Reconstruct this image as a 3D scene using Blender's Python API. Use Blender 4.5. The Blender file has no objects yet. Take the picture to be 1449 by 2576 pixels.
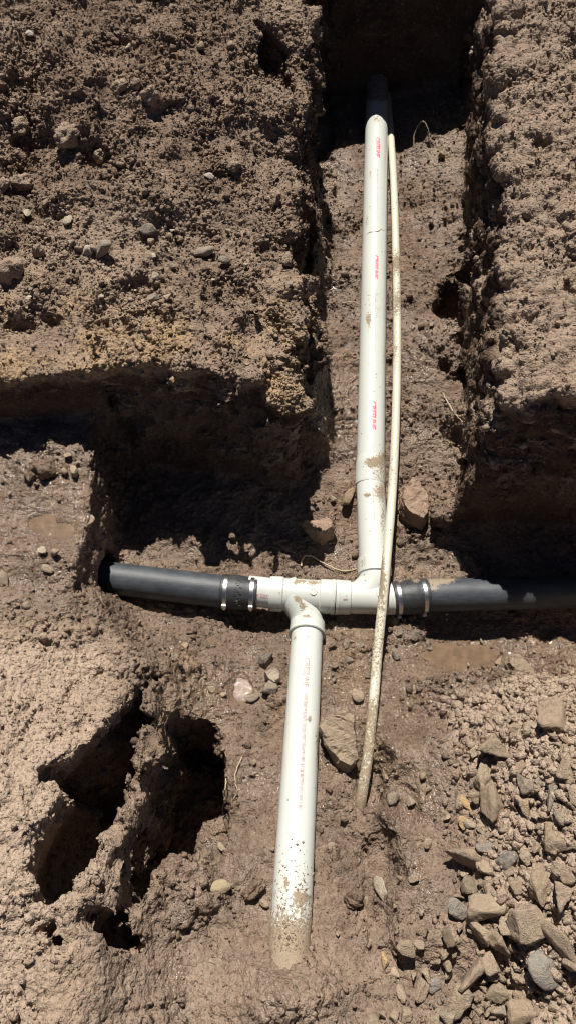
import bpy, bmesh, math, random
import numpy as np
from mathutils import Vector, Matrix
from mathutils.bvhtree import BVHTree

# ------------------------------------------------------------------ camera, sky, sun, exposure
sc = bpy.context.scene
C = sc.collection
CAM = np.array([0.0, 0.0, 2.42]); FOC = 1850.0; PITCH = math.radians(59.0)
cd = bpy.data.cameras.new('camera'); cam = bpy.data.objects.new('camera', cd); C.objects.link(cam)
cd.sensor_fit = 'VERTICAL'; cd.sensor_height = 36.0; cd.lens = 36.0 * FOC / 2576.0
cd.clip_start = 0.05; cd.clip_end = 500.0
cam.location = CAM; cam.rotation_euler = (math.pi / 2 - PITCH, 0, 0)
sc.camera = cam

SUN_EL = math.radians(62.0); SUN_AZ = math.radians(-10.0)     # azimuth from +Y, negative = towards -X
w = bpy.data.worlds.new('World'); sc.world = w; w.use_nodes = True
nt = w.node_tree; bg = nt.nodes['Background']
sky = nt.nodes.new('ShaderNodeTexSky'); sky.sky_type = 'NISHITA'; sky.sun_disc = False
sky.sun_elevation = SUN_EL; sky.sun_rotation = SUN_AZ; sky.altitude = 2500.0; sky.air_density = 0.4; sky.dust_density = 0.1
nt.links.new(sky.outputs[0], bg.inputs[0]); bg.inputs[1].default_value = 0.05
sd = bpy.data.lights.new('sun', 'SUN'); sun = bpy.data.objects.new('sun', sd); C.objects.link(sun)
sd.energy = 5.0; sd.angle = math.radians(0.5); sd.color = (1.0, 0.945, 0.865)
SUND = Vector((math.sin(SUN_AZ) * math.cos(SUN_EL), math.cos(SUN_AZ) * math.cos(SUN_EL), math.sin(SUN_EL)))
sun.rotation_euler = SUND.to_track_quat('Z', 'Y').to_euler(); sun.location = (-2, 6, 9)
vs = sc.view_settings; vs.view_transform = 'Standard'; vs.look = 'None'; vs.gamma = 1.0
sc.cycles.pixel_filter_type = 'BLACKMAN_HARRIS'; sc.cycles.filter_width = 1.1
vs.use_curve_mapping = False; vs.exposure = 0.46

rng = np.random.default_rng(11); random.seed(11)

# ------------------------------------------------------------------ small helpers
_c, _s = math.cos(PITCH), math.sin(PITCH)
def ray(u, v):
    x = (u - 724.5) / FOC; y = (1288 - v) / FOC
    return np.array([x, _c + y * _s, -_s + y * _c])
def W(u, v, z):
    r = ray(u, v); return CAM + r * ((z - CAM[2]) / r[2])
def Wxy(pts, z): return [tuple(W(u, v, z)[:2]) for u, v in pts]
def sst(a, b, x):
    t = np.clip((x - a) / (b - a), 0, 1); return t * t * (3 - 2 * t)

LAT = rng.random((64, 64, 64), dtype=np.float32) * 2 - 1
def vnoise(p, seed=0):
    p = p + np.float32(seed * 7.31)
    i = np.floor(p).astype(np.int32); f = (p - i).astype(np.float32); f = f * f * (3 - 2 * f)
    i0 = i & 63; i1 = (i + 1) & 63
    x0, y0, z0 = i0.T; x1, y1, z1 = i1.T; fx, fy, fz = f.T
    a = LAT[x0, y0, z0] * (1 - fx) + LAT[x1, y0, z0] * fx
    b = LAT[x0, y1, z0] * (1 - fx) + LAT[x1, y1, z0] * fx
    c = LAT[x0, y0, z1] * (1 - fx) + LAT[x1, y0, z1] * fx
    d = LAT[x0, y1, z1] * (1 - fx) + LAT[x1, y1, z1] * fx
    return (a * (1 - fy) + b * fy) * (1 - fz) + (c * (1 - fy) + d * fy) * fz
JX, JY, JZ, JR = [rng.random((64, 64, 64), dtype=np.float32) for _ in range(4)]
def grains(p, seed=0):
    """rounded granules: tallest dome of a jittered lattice of balls, 0..1"""
    p = (p + np.float32(seed * 5.17)).astype(np.float32)
    i = np.floor(p).astype(np.int32); f = p - i
    best = np.zeros(len(p), np.float32)
    for dx in (-1, 0, 1):
        for dy in (-1, 0, 1):
            for dz in (-1, 0, 1):
                a = (i[:, 0] + dx) & 63; b = (i[:, 1] + dy) & 63; c = (i[:, 2] + dz) & 63
                ex = f[:, 0] - dx - JX[a, b, c]; ey = f[:, 1] - dy - JY[a, b, c]; ez = f[:, 2] - dz - JZ[a, b, c]
                r = 0.42 + 0.5 * JR[a, b, c]
                h = r * r - (ex * ex + ey * ey + ez * ez)
                np.maximum(best, h, out=best)
    return np.sqrt(best)

def polydist(X, Y, poly):
    """signed distance to a polygon in plan (negative inside)"""
    d = np.full(X.shape, 1e9, np.float32); ins = np.zeros(X.shape, bool); n = len(poly)
    for a in range(n):
        x0, y0 = poly[a]; x1, y1 = poly[(a + 1) % n]
        ex, ey = x1 - x0, y1 - y0; wx, wy = X - x0, Y - y0
        t = np.clip((wx * ex + wy * ey) / (ex * ex + ey * ey + 1e-12), 0, 1)
        d = np.minimum(d, (wx - ex * t) ** 2 + (wy - ey * t) ** 2)
        if abs(ey) > 1e-9:
            ins ^= ((Y >= y0) != (Y >= y1)) & (X < x0 + (Y - y0) * ex / ey)
    d = np.sqrt(d); return np.where(ins, -d, d).astype(np.float32)

# ------------------------------------------------------------------ ground: plan functions
def floor_h(x, y):
    z = 0.015 + np.maximum(y - 1.22, 0) * 0.140 + np.maximum(1.0 - y, 0) * 0.235
    # far trench: right part climbs towards its wall
    z = z + 0.07 * sst(0.42, 0.80, x) * sst(1.35, 1.9, y)
    # pipe end buried
    z = z + 0.13 * np.exp(-((x + 0.002) / 0.13) ** 2 - ((y + 0.085) / 0.075) ** 2)
    # lower left bank
    tl = 0.50 - 0.20 * sst(0.25, 0.9, y) + 0.10 * sst(-0.5, -0.9, x)
    sh = 0.16 * sst(-0.45, -0.62, x)
    z = z + (tl + 0.05 * sh / 0.16 * sst(0.6, 0.9, y) - z) * sst(-0.22, -0.50, x) * sst(1.00 + sh, 0.74 + sh, y)
    # lower right rubble bank
    tr = 0.34 + 0.22 * sst(0.4, 1.0, x) - 0.18 * sst(0.3, 0.85, y)
    z = z + np.maximum(tr - z, 0) * sst(0.30, 0.72, x) * sst(0.90, 0.60, y)
    z = z + 0.075 * sst(0.262, 0.285, x + 0.02 * np.sin(y * 23) + 0.012 * np.sin(y * 61)) * sst(0.62, 0.5, y) * sst(-0.08, 0.05, y)
    return z
PUD = [('bench', W(118, 1312, 0.395), 0.16, 0.10), ('right', W(1165, 1662, 0.030), 0.17, 0.075), ('left', W(612, 1738, 0.075), 0.06, 0.06)]

left_bank = [(-3.0, 1.58), (-0.95, 1.565), (-0.72, 1.58), (-0.50, 1.63), (-0.33, 1.60), (-0.16, 1.575), (-0.06, 1.54),
             (0.035, 1.545), (0.055, 1.75), (0.045, 2.1), (0.075, 2.6), (0.10, 3.0), (0.085, 3.4), (0.10, 5.2), (-3.0, 5.2)]
right_bank = [(0.605, 1.37), (0.80, 1.385), (1.10, 1.375), (3.0, 1.35), (3.0, 5.2), (0.93, 5.2), (0.86, 3.6), (0.80, 3.0), (0.735, 2.4), (0.70, 2.15), (0.70, 1.9), (0.66, 1.6)]
far_wall = [(-0.6, 3.64), (1.8, 3.62), (1.8, 5.2), (-0.6, 5.2)]
bench = [(-3.0, 0.80), (-0.70, 0.86), (-0.652, 1.02), (-0.635, 1.2), (-0.64, 1.45), (-0.66, 1.75), (-3.0, 1.75)]
pits = [
    ([(387,1674),(347,1747),(331,1893),(303,1971),(297,2061),(269,2117),(275,2195),(213,2251),(175,2300),(123,2223),(135,2150),(157,2100),(224,2010),(150,1985),(150,1968),(262,1905),(326,1803),(359,1691)], 0.33, -0.30),
    ([(437,1797),(515,1797),(530,1915),(543,2111),(527,2184),(476,2201),(443,2173),(420,2229),(345,2290),(315,2200),(340,2110),(364,2100),(392,2016),(375,1990),(448,1870)], 0.26, -0.30),
    ([(235,2302),(330,2285),(336,2380),(290,2375),(250,2350)], 0.33, -0.05),
    ([(652,88),(688,100),(748,192),(722,186)], 0.90, 0.78), 
    ([(148,2300),(180,2315),(188,2399),(126,2358)], 0.40, -0.05),
]
def top_left(x, y):
    z = 0.645 + 0.015 * sst(1.60, 1.95, y) + 0.30 * sst(1.8, 3.4, y) + 0.10 * sst(-0.3, -1.2, x) * sst(1.8, 2.6, y)
    z = z - 0.05 * sst(-0.22, 0.04, x) * sst(2.4, 1.6, y)
    z = z + 0.035 * np.sin(x * 7.3 + 1.9 * y) * np.sin(y * 5.1 - 2.2 * x + 0.7) * sst(1.7, 2.2, y)
    z = z - 0.17 * np.exp(-((x + 0.98) / 0.10) ** 2 - ((y - 2.75) / 0.45) ** 2)      # gully at the left
    z = z - 0.07 * np.exp(-((x - 0.02 + 0.45 * (y - 3.0) * 0.3) / 0.03) ** 2 - ((y - 2.95) / 0.22) ** 2)   # crack along the edge
    return z
def top_right(x, y):
    return 0.80 + 0.17 * sst(1.5, 3.3, y) - 0.07 * sst(0.78, 0.62, x)
def bench_h(x, y):
    z = 0.40 - 0.05 * sst(1.05, 0.85, y) + 0.03 * sst(1.35, 1.6, y)
    return z

# ------------------------------------------------------------------ ground: volume -> surface
H = 0.0168
ox, oy, oz = -1.9, -0.78, -0.36
gx = np.arange(ox, 1.9, H, dtype=np.float32); gy = np.arange(oy, 4.3, H, dtype=np.float32); gz = np.arange(oz, 1.36, H, dtype=np.float32)
nx, ny, nz = len(gx), len(gy), len(gz)
X2, Y2 = np.meshgrid(gx, gy, indexing='ij')
Z3 = gz[None, None, :]
def pud_dip(x, y):
    d = 0
    for _, p, rx, ry in PUD:
        d = d + (0.030 + 0.012 * np.sin(x * 37 + y * 21) * np.sin(y * 51 - x * 13)) * np.exp(-(((x - p[0]) / rx) ** 2 + ((y - p[1]) / ry) ** 2) * 1.6)
    return d
def prism(poly, top, slope, ztop):
    d = polydist(X2, Y2, poly)[:, :, None] + slope * (Z3 - ztop)
    return np.maximum(d, Z3 - top[:, :, None])
def smin(a, b, k):
    h = np.maximum(k - np.abs(a - b), 0) / k
    return np.minimum(a, b) - h * h * k * 0.25
dip = pud_dip(X2, Y2)
FL = floor_h(X2, Y2) - dip
f = (Z3 - FL[:, :, None]).astype(np.float32) * np.float32(0.9)
f = smin(f, prism(bench, bench_h(X2, Y2) - dip, 0.03, 0.4), 0.03)
f = smin(f, prism(left_bank, top_left(X2, Y2), 0.0, 0.6), 0.02)
# the left bank's foot reaches into the far trench
f = smin(f, prism([(0.02, 1.62), (0.17, 1.66), (0.20, 3.9), (0.0, 3.9)], 0.30 + 0.14 * (Y2 - 1.5) + 0 * X2, 0.28, 0.1), 0.05)
f = smin(f, prism(right_bank, top_right(X2, Y2), 0.0, 0.8), 0.03)
f = smin(f, prism(far_wall, 0.96 + 0 * X2, 0.0, 1.0), 0.03)
for xx in (-1, 1):                                      # the cross trench ends beyond the picture
    f = np.minimum(f, np.maximum(1.7 - xx * X2[:, :, None] + 0 * Z3, Z3 - 0.62))
# hole at the foot of the right wall, tunnel of the black pipe through the bench
def ell(c, r):
    q = np.sqrt(((X2 - c[0]) / r[0])[:, :, None] ** 2 + ((Y2 - c[1]) / r[1])[:, :, None] ** 2 + ((Z3 - c[2]) / r[2]) ** 2)
    return (q - 1) * min(r)
hc = W(1150, 742, 0.24)
f = np.maximum(f, -ell((hc[0] + 0.02, hc[1], 0.24), (0.12, 0.125, 0.26)))
hc = W(1128, 905, 0.2); f = np.maximum(f, -ell((hc[0], hc[1], 0.20), (0.05, 0.05, 0.07)))
f = np.maximum(f, -ell((-0.66, 1.14, 0.055), (0.16, 0.095, 0.10)))
# bay dug beneath the black pipe
f = np.maximum(f, -ell((-0.12, 1.06, 0.02), (0.13, 0.10, 0.07)))
f = np.maximum(f, -ell((0.75, 1.02, 0.03), (0.34, 0.15, 0.07)))
for poly, zt, zb in pits:
    d = polydist(X2, Y2, Wxy(poly, zt))[:, :, None] - (0.018 if zb < -0.2 else 0.006) - 0.010 * (zt - Z3)
    f = np.maximum(f, -np.maximum(d, zb - Z3))
# lumps that stand proud: hanging clod at the bank corner, nose of the right wall, lumps round the pit
for u, v, z, r in [(684, 950, 0.55, 0.075), (560, 930, 0.56, 0.06), (255, 850, 0.57, 0.05), (1240, 985, 0.72, 0.06), (1125, 880, 0.17, 0.05), (455, 2190, 0.24, 0.045),
                   (425, 2225, 0.24, 0.04), (480, 2260, 0.22, 0.05), (245, 2240, 0.30, 0.055), (275, 2215, 0.28, 0.04), (1250, 1090, 0.55, 0.07), (1155, 1060, 0.15, 0.06), (1120, 1290, 0.10, 0.05),
                   (345, 1990, 0.28, 0.035), (320, 2070, 0.28, 0.035), (380, 1900, 0.30, 0.04)]:
    c = W(u, v, z); f = smin(f, ell(c, (r, r * 0.9, r * 0.9)), 0.04)
# coarse earth texture, only near the surface
idx = np.flatnonzero(np.abs(f.ravel()) < 0.14)
ii = np.unravel_index(idx, f.shape)
pb = np.stack([gx[ii[0]], gy[ii[1]], gz[ii[2]]], 1)
bx, by, bz = pb.T
inL = (polydist(bx, by, left_bank) < 0.12); inR = (polydist(bx, by, right_bank) < 0.05) & (bz > 0.15)
amp = np.full(len(pb), 0.45, np.float32)
amp[inL & (bz > 0.2)] = 1.05; amp[inL & (by < 1.85) & (bz > 0.40)] = 1.7; amp[inR] = 0.95
amp[(bx < -0.20) & (by < 0.95) & (bx > -0.60) & (by > 0.0)] = 0.50
amp[(bx > 0.20) & (bx < 0.36) & (by > 0.0) & (by < 0.62)] = 1.15
amp[(polydist(bx, by, bench) < 0.03) & (bz > 0.3)] = 0.30
warp = np.stack([vnoise(pb * 9, 1), vnoise(pb * 9, 2), vnoise(pb * 9, 3)], 1) * 0.03
q = pb + warp
n = 0.040 * vnoise(q * 5.0, 4) + 0.026 * vnoise(q * 11.0, 5) - 0.030 * np.abs(vnoise(q * 17.0, 6)) + 0.010 + 0.008 * vnoise(q * 31, 7)
# steep faces: fluted
fl = vnoise(np.stack([q[:, 0] * 22, q[:, 1] * 22, q[:, 2] * 5], 1), 8)
n += np.where(inL & (bz < top_left(bx, by) - 0.04), 0.022, 0.004) * fl
rag = np.where((bx < -0.15) & (bx > -0.65) & (by > -0.02) & (by < 0.85), 2.0, 0.0) + np.where(inL & (by < 1.9), 0.7, 0.0)
n += (0.016 * vnoise(q * 34, 9) - 0.014 * np.abs(vnoise(q * 24, 10))) * rag
f.ravel()[idx] += amp * n
# --- surface nets
s = f < 0
cell = np.zeros((nx - 1, ny - 1, nz - 1), np.uint8)
for a in (0, 1):
    for b in (0, 1):
        for c in (0, 1):
            cell += s[a:nx - 1 + a, b:ny - 1 + b, c:nz - 1 + c]
act = np.argwhere((cell > 0) & (cell < 8))
vid = np.full(cell.shape, -1, np.int32); vid[act[:, 0], act[:, 1], act[:, 2]] = np.arange(len(act), dtype=np.int32)
acc = np.zeros((len(act), 3), np.float32); cnt = np.zeros(len(act), np.float32)
cor = [(0,0,0),(1,0,0),(0,1,0),(1,1,0),(0,0,1),(1,0,1),(0,1,1),(1,1,1)]
fv = [f[act[:, 0] + a, act[:, 1] + b, act[:, 2] + c] for a, b, c in cor]
for a in range(8):
    for b in range(a + 1, 8):
        if sum(abs(cor[a][k] - cor[b][k]) for k in range(3)) != 1: continue
        m = (fv[a] < 0) != (fv[b] < 0)
        t = np.where(m, fv[a] / np.where(m, fv[a] - fv[b], 1), 0)
        A = np.array(cor[a], np.float32); B = np.array(cor[b], np.float32)
        acc += np.where(m[:, None], A + (B - A) * t[:, None], 0); cnt += m
V = np.array([ox, oy, oz], np.float32) + (act + acc / cnt[:, None]) * np.float32(H)
quads = []
for ax in range(3):
    o1, o2 = [(1, 2), (2, 0), (0, 1)][ax]
    lo = [slice(None)] * 3; hi = [slice(None)] * 3; lo[ax] = slice(0, -1); hi[ax] = slice(1, None)
    e = np.argwhere(s[tuple(lo)] != s[tuple(hi)])
    ok = (e[:, o1] > 0) & (e[:, o2] > 0) & (e[:, o1] < s.shape[o1] - 1) & (e[:, o2] < s.shape[o2] - 1)
    e = e[ok]; sg = s[e[:, 0], e[:, 1], e[:, 2]]
    def cid(d1, d2):
        g = e.copy(); g[:, o1] += d1; g[:, o2] += d2; return vid[g[:, 0], g[:, 1], g[:, 2]]
    Q = np.stack([cid(-1, -1), cid(0, -1), cid(0, 0), cid(-1, 0)], 1)
    quads.append(np.where(sg[:, None], Q, Q[:, ::-1]))
Q = np.concatenate(quads)
del s, cell, vid
def vnormals(V, Q):
    nrm = np.cross(V[Q[:, 2]] - V[Q[:, 0]], V[Q[:, 3]] - V[Q[:, 1]])
    N = np.stack([np.bincount(Q.ravel(), np.repeat(nrm[:, k], 4), len(V)) for k in range(3)], 1)
    return (N / (np.linalg.norm(N, axis=1, keepdims=True) + 1e-12)).astype(np.float32)
# one gentle smoothing pass
E2 = np.concatenate([Q[:, [0, 1]], Q[:, [1, 2]], Q[:, [2, 3]], Q[:, [3, 0]]])
deg = np.bincount(E2.ravel(), minlength=len(V))
S = np.stack([np.bincount(E2[:, 0], V[E2[:, 1], k], len(V)) + np.bincount(E2[:, 1], V[E2[:, 0], k], len(V)) for k in range(3)], 1)
V = (V * 0.65 + 0.35 * S / np.maximum(deg, 1)[:, None]).astype(np.float32)
BVH = BVHTree.FromPolygons(V.tolist(), Q.tolist())
V0 = V.copy(); Q0 = Q.copy()
def proj(P):
    d = P - CAM; dep = d[:, 1] * _c - d[:, 2] * _s; up = d[:, 1] * _s + d[:, 2] * _c
    return 724.5 + FOC * d[:, 0] / dep, 1288 - FOC * up / dep, dep
u_, v_, dep_ = proj(V)
vin = (dep_ > 0.2) & (u_ > -60) & (u_ < 1510) & (v_ > -50) & (v_ < 2630)
seen = np.zeros(len(V), bool); Nc = vnormals(V, Q)
for cx in (-0.2, 0.0, 0.2):
    co_ = Vector((CAM[0] + cx, CAM[1], CAM[2])); rel = np.array(co_) - V; facing = (rel * Nc).sum(1) > -0.15 * np.linalg.norm(rel, axis=1)
    for i in np.flatnonzero(vin & facing & ~seen):
        p = Vector(V[i] + Nc[i] * 0.012); d = co_ - p; L_ = d.length
        if BVH.ray_cast(p + d * (0.012 / L_), d, L_)[0] is None: seen[i] = True
for _ in range(1):
    hitq = seen[Q].any(1); seen[Q[hitq].ravel()] = True
fin = (vin & seen)[Q].any(1)
def subdiv(V, Q):
    e = np.sort(np.concatenate([Q[:, [0, 1]], Q[:, [1, 2]], Q[:, [2, 3]], Q[:, [3, 0]]]), 1).astype(np.int64)
    k, inv = np.unique(e[:, 0] * (len(V) + 1) + e[:, 1], return_inverse=True)
    a = k // (len(V) + 1); b = k % (len(V) + 1); nq = len(Q); nv = len(V)
    em = nv + inv.reshape(4, nq); fc = nv + len(k) + np.arange(nq)
    V2 = np.concatenate([V, (V[a] + V[b]) * 0.5, V[Q].mean(1)]).astype(np.float32)
    Q2 = np.concatenate([np.stack([Q[:, 0], em[0], fc, em[3]], 1), np.stack([em[0], Q[:, 1], em[1], fc], 1),
                         np.stack([fc, em[1], Q[:, 2], em[2]], 1), np.stack([em[3], fc, em[2], Q[:, 3]], 1)])
    return V2, Q2
Qc, Qf = Q[~fin], Q[fin]
V1, Qf = subdiv(V, Qf); V1, Qf = subdiv(V1, Qf)
V = V1; Q = np.concatenate([Qc, Qf]); N = vnormals(V, Q)

# ------------------------------------------------------------------ ground: regions, fine relief, soil kinds
x, y, z = V.T
dL = polydist(x, y, left_bank); dR = polydist(x, y, right_bank); dB = polydist(x, y, bench)
n1 = vnoise(V * 4, 20); n2 = vnoise(V * 13, 21); n3 = vnoise(V * 40, 22)
mL = ((dL < 0.10) & (z > 0.25)).astype(np.float32) * sst(0.45, 0.58, z + 0.03 * n2)
mLs = ((dL < 0.2) & (z > 0.05)).astype(np.float32)
mR = sst(0.06, 0.0, dR) * sst(0.30, 0.55, z)
mB = sst(0.03, -0.03, dB) * sst(0.30, 0.36, z) * (1 - mL)
mQ = sst(-0.34, -0.58, x + 0.06 * n1) * sst(0.95, 0.74, y + 0.05 * n1) * sst(0.25, 0.36, z)      # lower left dry bank
mG = sst(0.40, 0.58, x + 0.06 * n1) * sst(0.80, 0.66, y + 0.06 * n2)                                # rubble
mF = np.clip(1 - mL - mR - mB - mQ - mG, 0, 1)
g1 = grains(V * 40, 1); g2 = grains(V * 88, 2); g3 = grains(V * 135, 3); g0 = grains(V * 17, 4); gB = grains(V * 13, 6)
bill = np.abs(vnoise(V * 24, 23)); fine = vnoise(V * 95, 24); bill2 = np.abs(vnoise(V * 55, 25))
patch = sst(-0.1, 0.45, vnoise(V * 7, 26) + 0.5 * vnoise(V * 19, 27))
rf = np.clip(0.55 + 0.7 * vnoise(V * 2.6, 30) + 0.35 * sst(-0.1, -0.9, x), 0.2, 1.15)
disp = mL * (0.010 * n2 + rf * (0.020 * g0 * patch + 0.010 * g1 * (0.15 + 0.85 * patch)) + 0.0075 * g2 * (0.6 + 0.4 * rf) + 0.005 * g3 + 0.004 * fine)
disp += mR * (0.030 * gB + 0.016 * g0 + 0.012 * g1 + 0.006 * g2 + 0.0035 * g3 + 0.016 * n2 - 0.012)
disp += mB * (0.010 * bill * (0.4 + patch) + 0.007 * bill2 + 0.005 * g2 + 0.003 * g3)
disp += mQ * (0.014 * g1 * patch + 0.008 * g2 + 0.0035 * g3 + 0.008 * bill)
disp += mG * (0.020 * g0 + 0.015 * g1 + 0.008 * g2 + 0.003 * g3)
disp += mF * (0.014 * bill * patch + 0.007 * bill2 + 0.012 * g1 * patch + 0.0060 * g2 * (0.4 + 0.6 * patch) + 0.003 * g3 + 0.003 * fine)
pd = pud_dip(x, y) / 0.03
disp *= 1 - 0.45 * np.clip(pd * 1.5 - 0.3, 0, 1) * (N[:, 2] > 0.4)
V = V + N * (disp - 0.012)[:, None]
# soil kinds: r wet, g ochre, b dry
lowf = sst(0.35, 0.02, z - floor_h(x, y) * 0.5)
wet = mF * (0.48 + 0.30 * n1 + 0.25 * sst(0.1, 0.4, n2)) * sst(0.9, 0.3, z)
wet = wet + 1.1 * mB * np.exp(-((x + 0.78) / 0.18) ** 2 - ((y - 1.20) / 0.22) ** 2) + mB * 0.40
for px, py, rr, a in [(870, 1650, 0.14, 0.7), (1165, 1662, 0.2, 0.8), (1060, 1790, 0.09, 0.6), (612, 1738, 0.08, 0.7), (1045, 930, 0.07, 0.7), (850, 1060, 0.05, 0.6), (960, 1850, 0.1, 0.4), (740, 1540, 0.1, 0.4)]:
    c = W(px, py, 0.06 if py > 1200 else 0.15); wet = wet + a * np.exp(-((x - c[0]) ** 2 + (y - c[1]) ** 2) / rr ** 2)
ochre = 1.0 * mL * sst(2.10, 1.75, y + 0.15 * n1) * sst(0.05, 0.5, n1 * 0.7 + n2 * 0.5 + 0.22) + 0.35 * mF * sst(0.2, 0.6, n1)
dry = 0.40 * mL * (0.8 + 0.5 * n1) + 0.15 * mL * sst(2.2, 1.7, y) + 0.55 * mR + 0.25 * mB + 0.92 * mQ + 0.90 * mG + 0.18 * mF + 0.25 * mF * sst(0.3, -0.1, y)
def mesh_np(name, V, Q, smooth=False):
    me = bpy.data.meshes.new(name); nq, k = Q.shape
    me.vertices.add(len(V)); me.vertices.foreach_set('co', np.ascontiguousarray(V, np.float32).ravel())
    me.loops.add(nq * k); me.loops.foreach_set('vertex_index', np.ascontiguousarray(Q, np.int32).ravel())
    me.polygons.add(nq); me.polygons.foreach_set('loop_start', np.arange(0, nq * k, k, dtype=np.int32))
    if smooth: me.polygons.foreach_set('use_smooth', np.ones(nq, bool))
    me.update(calc_edges=True); return me
def attr4(me, name, r, g, b, a4=None):
    a = me.attributes.new(name, 'FLOAT_COLOR', 'POINT')
    col = np.stack([r, g, b, np.zeros_like(r) if a4 is None else a4], 1).astype(np.float32); a.data.foreach_set('color', np.clip(col, 0, 1).ravel())

# ------------------------------------------------------------------ materials
def mat(name):
    m = bpy.data.materials.new(name); m.use_nodes = True; t = m.node_tree
    return m, t, t.nodes['Principled BSDF']
class NB:
    def __init__(s, t): s.t = t
    def n(s, kind, **kw):
        o = s.t.nodes.new('ShaderNode' + kind)
        for k, v in kw.items():
            if k in o.inputs: o.inputs[k].default_value = v
            else: setattr(o, k, v)
        return o
    def L(s, a, b): s.t.links.new(a, b)
    def noise(s, vec, scale, detail=4, rough=0.6):
        o = s.n('TexNoise'); o.inputs['Scale'].default_value = scale; o.inputs['Detail'].default_value = detail; o.inputs['Roughness'].default_value = rough
        s.L(vec, o.inputs['Vector']); return o.outputs['Fac']
    def ramp(s, fac, a, b, c0=(0, 0, 0, 1), c1=(1, 1, 1, 1)):
        o = s.n('ValToRGB'); e = o.color_ramp.elements; e[0].position = a; e[1].position = b; e[0].color = c0; e[1].color = c1
        s.L(fac, o.inputs[0]); return o.outputs[0]
    def mix(s, fac, a, b, typ='MIX'):
        o = s.n('MixRGB', blend_type=typ)
        for i, q in enumerate((fac, a, b)):
            if hasattr(q, 'default_value') or hasattr(q, 'links'): s.L(q, o.inputs[i])
            else: o.inputs[i].default_value = q
        return o.outputs[0]
    def math(s, op, a, b=0.0):
        o = s.n('Math', operation=op)
        for i, q in enumerate((a, b)):
            if hasattr(q, 'links'): s.L(q, o.inputs[i])
            else: o.inputs[i].default_value = q
        return o.outputs[0]
    def bump(s, h, strength, dist, prev=None):
        o = s.n('Bump'); o.inputs['Strength'].default_value = strength; o.inputs['Distance'].default_value = dist
        s.L(h, o.inputs['Height'])
        if prev is not None: s.L(prev, o.inputs['Normal'])
        return o.outputs[0]

def soil_material():
    m, t, b = mat('soil'); k = NB(t)
    P = k.n('NewGeometry').outputs['Position']
    at = k.n('Attribute', attribute_name='soil'); sp = k.n('SeparateColor'); k.L(at.outputs['Color'], sp.inputs[0])
    wet, och, dry = sp.outputs
    nA = k.noise(P, 5, 5); nB = k.noise(P, 38, 5, 0.65); nC = k.noise(P, 190, 3, 0.6)
    vo = k.n('TexVoronoi'); vo.inputs['Scale'].default_value = 150; k.L(P, vo.inputs['Vector'])
    damp = k.mix(k.ramp(k.noise(P, 9, 6, 0.7), 0.32, 0.66), (0.084, 0.054, 0.038, 1), (0.232, 0.158, 0.110, 1))
    dryc = k.mix(nA, (0.335, 0.253, 0.190, 1), (0.470, 0.366, 0.279, 1))
    d2 = k.math('ADD', dry, k.math('MULTIPLY', k.math('SUBTRACT', nB, 0.5), 0.9))
    col = k.mix(k.ramp(d2, 0.05, 0.95), damp, dryc)
    o2 = k.math('MULTIPLY', och, k.ramp(nB, 0.30, 0.62))
    col = k.mix(o2, col, (0.39, 0.272, 0.155, 1))
    col = k.mix(k.math('MULTIPLY', at.outputs['Alpha'], 0.62), col, (0.052, 0.033, 0.022, 1))  # cut walls take a dark damp tone that deepens their shade in the colour
    # single grains: light mineral bits and dark crumbs
    cs = k.n('SeparateColor'); k.L(vo.outputs['Color'], cs.inputs[0])
    col = k.mix(k.math('MULTIPLY', k.ramp(cs.outputs[0], 0.93, 0.98), 0.30), col, (0.42, 0.34, 0.26, 1))
    col = k.mix(k.math('MULTIPLY', k.ramp(cs.outputs[1], 0.80, 0.92), 0.45), col, (0.07, 0.05, 0.04, 1))
    col = k.mix(1.0, col, k.ramp(nC, 0.25, 0.75, (0.72, 0.72, 0.72, 1), (1.18, 1.18, 1.18, 1)), 'MULTIPLY')
    w2 = k.ramp(k.math('ADD', wet, k.math('MULTIPLY', k.math('SUBTRACT', nB, 0.5), 0.5)), 0.25, 0.85)
    col = k.mix(k.math('MULTIPLY', w2, 0.40), col, (0.115, 0.075, 0.047, 1))
    k.L(col, b.inputs['Base Color'])
    mr = k.n('MapRange'); k.L(w2, mr.inputs[0]); mr.inputs[3].default_value = 0.95; mr.inputs[4].default_value = 0.09
    k.L(mr.outputs[0], b.inputs['Roughness'])
    sm = k.n('MapRange'); k.L(w2, sm.inputs[0]); sm.inputs[3].default_value = 0.12; sm.inputs[4].default_value = 0.8
    k.L(sm.outputs[0], b.inputs['Specular IOR Level'])
    vs2 = k.n('TexVoronoi'); vs2.inputs['Scale'].default_value = 260; k.L(P, vs2.inputs['Vector'])
    bb = k.bump(nC, 0.75, 0.005); bb = k.bump(k.math('MULTIPLY', vo.outputs['Distance'], -1.0), 0.6, 0.005, bb); bb = k.bump(k.math('MULTIPLY', vs2.outputs['Distance'], -1.0), 0.5, 0.003, bb); k.L(bb, b.inputs['Normal'])
    return m
SOIL = soil_material()

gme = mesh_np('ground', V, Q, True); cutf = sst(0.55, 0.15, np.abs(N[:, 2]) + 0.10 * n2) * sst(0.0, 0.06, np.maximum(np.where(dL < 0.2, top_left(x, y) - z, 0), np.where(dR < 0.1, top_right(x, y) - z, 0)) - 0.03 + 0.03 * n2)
cutf = np.maximum(cutf, sst(0.5, 0.2, np.abs(N[:, 2])) * sst(3.5, 3.6, y))  # far wall's steep face too: its shade deepened by darker soil colour
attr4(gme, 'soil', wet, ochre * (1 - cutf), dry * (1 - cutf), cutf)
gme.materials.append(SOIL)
ground = bpy.data.objects.new('ground', gme); C.objects.link(ground); ground['kind'] = 'structure'
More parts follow.
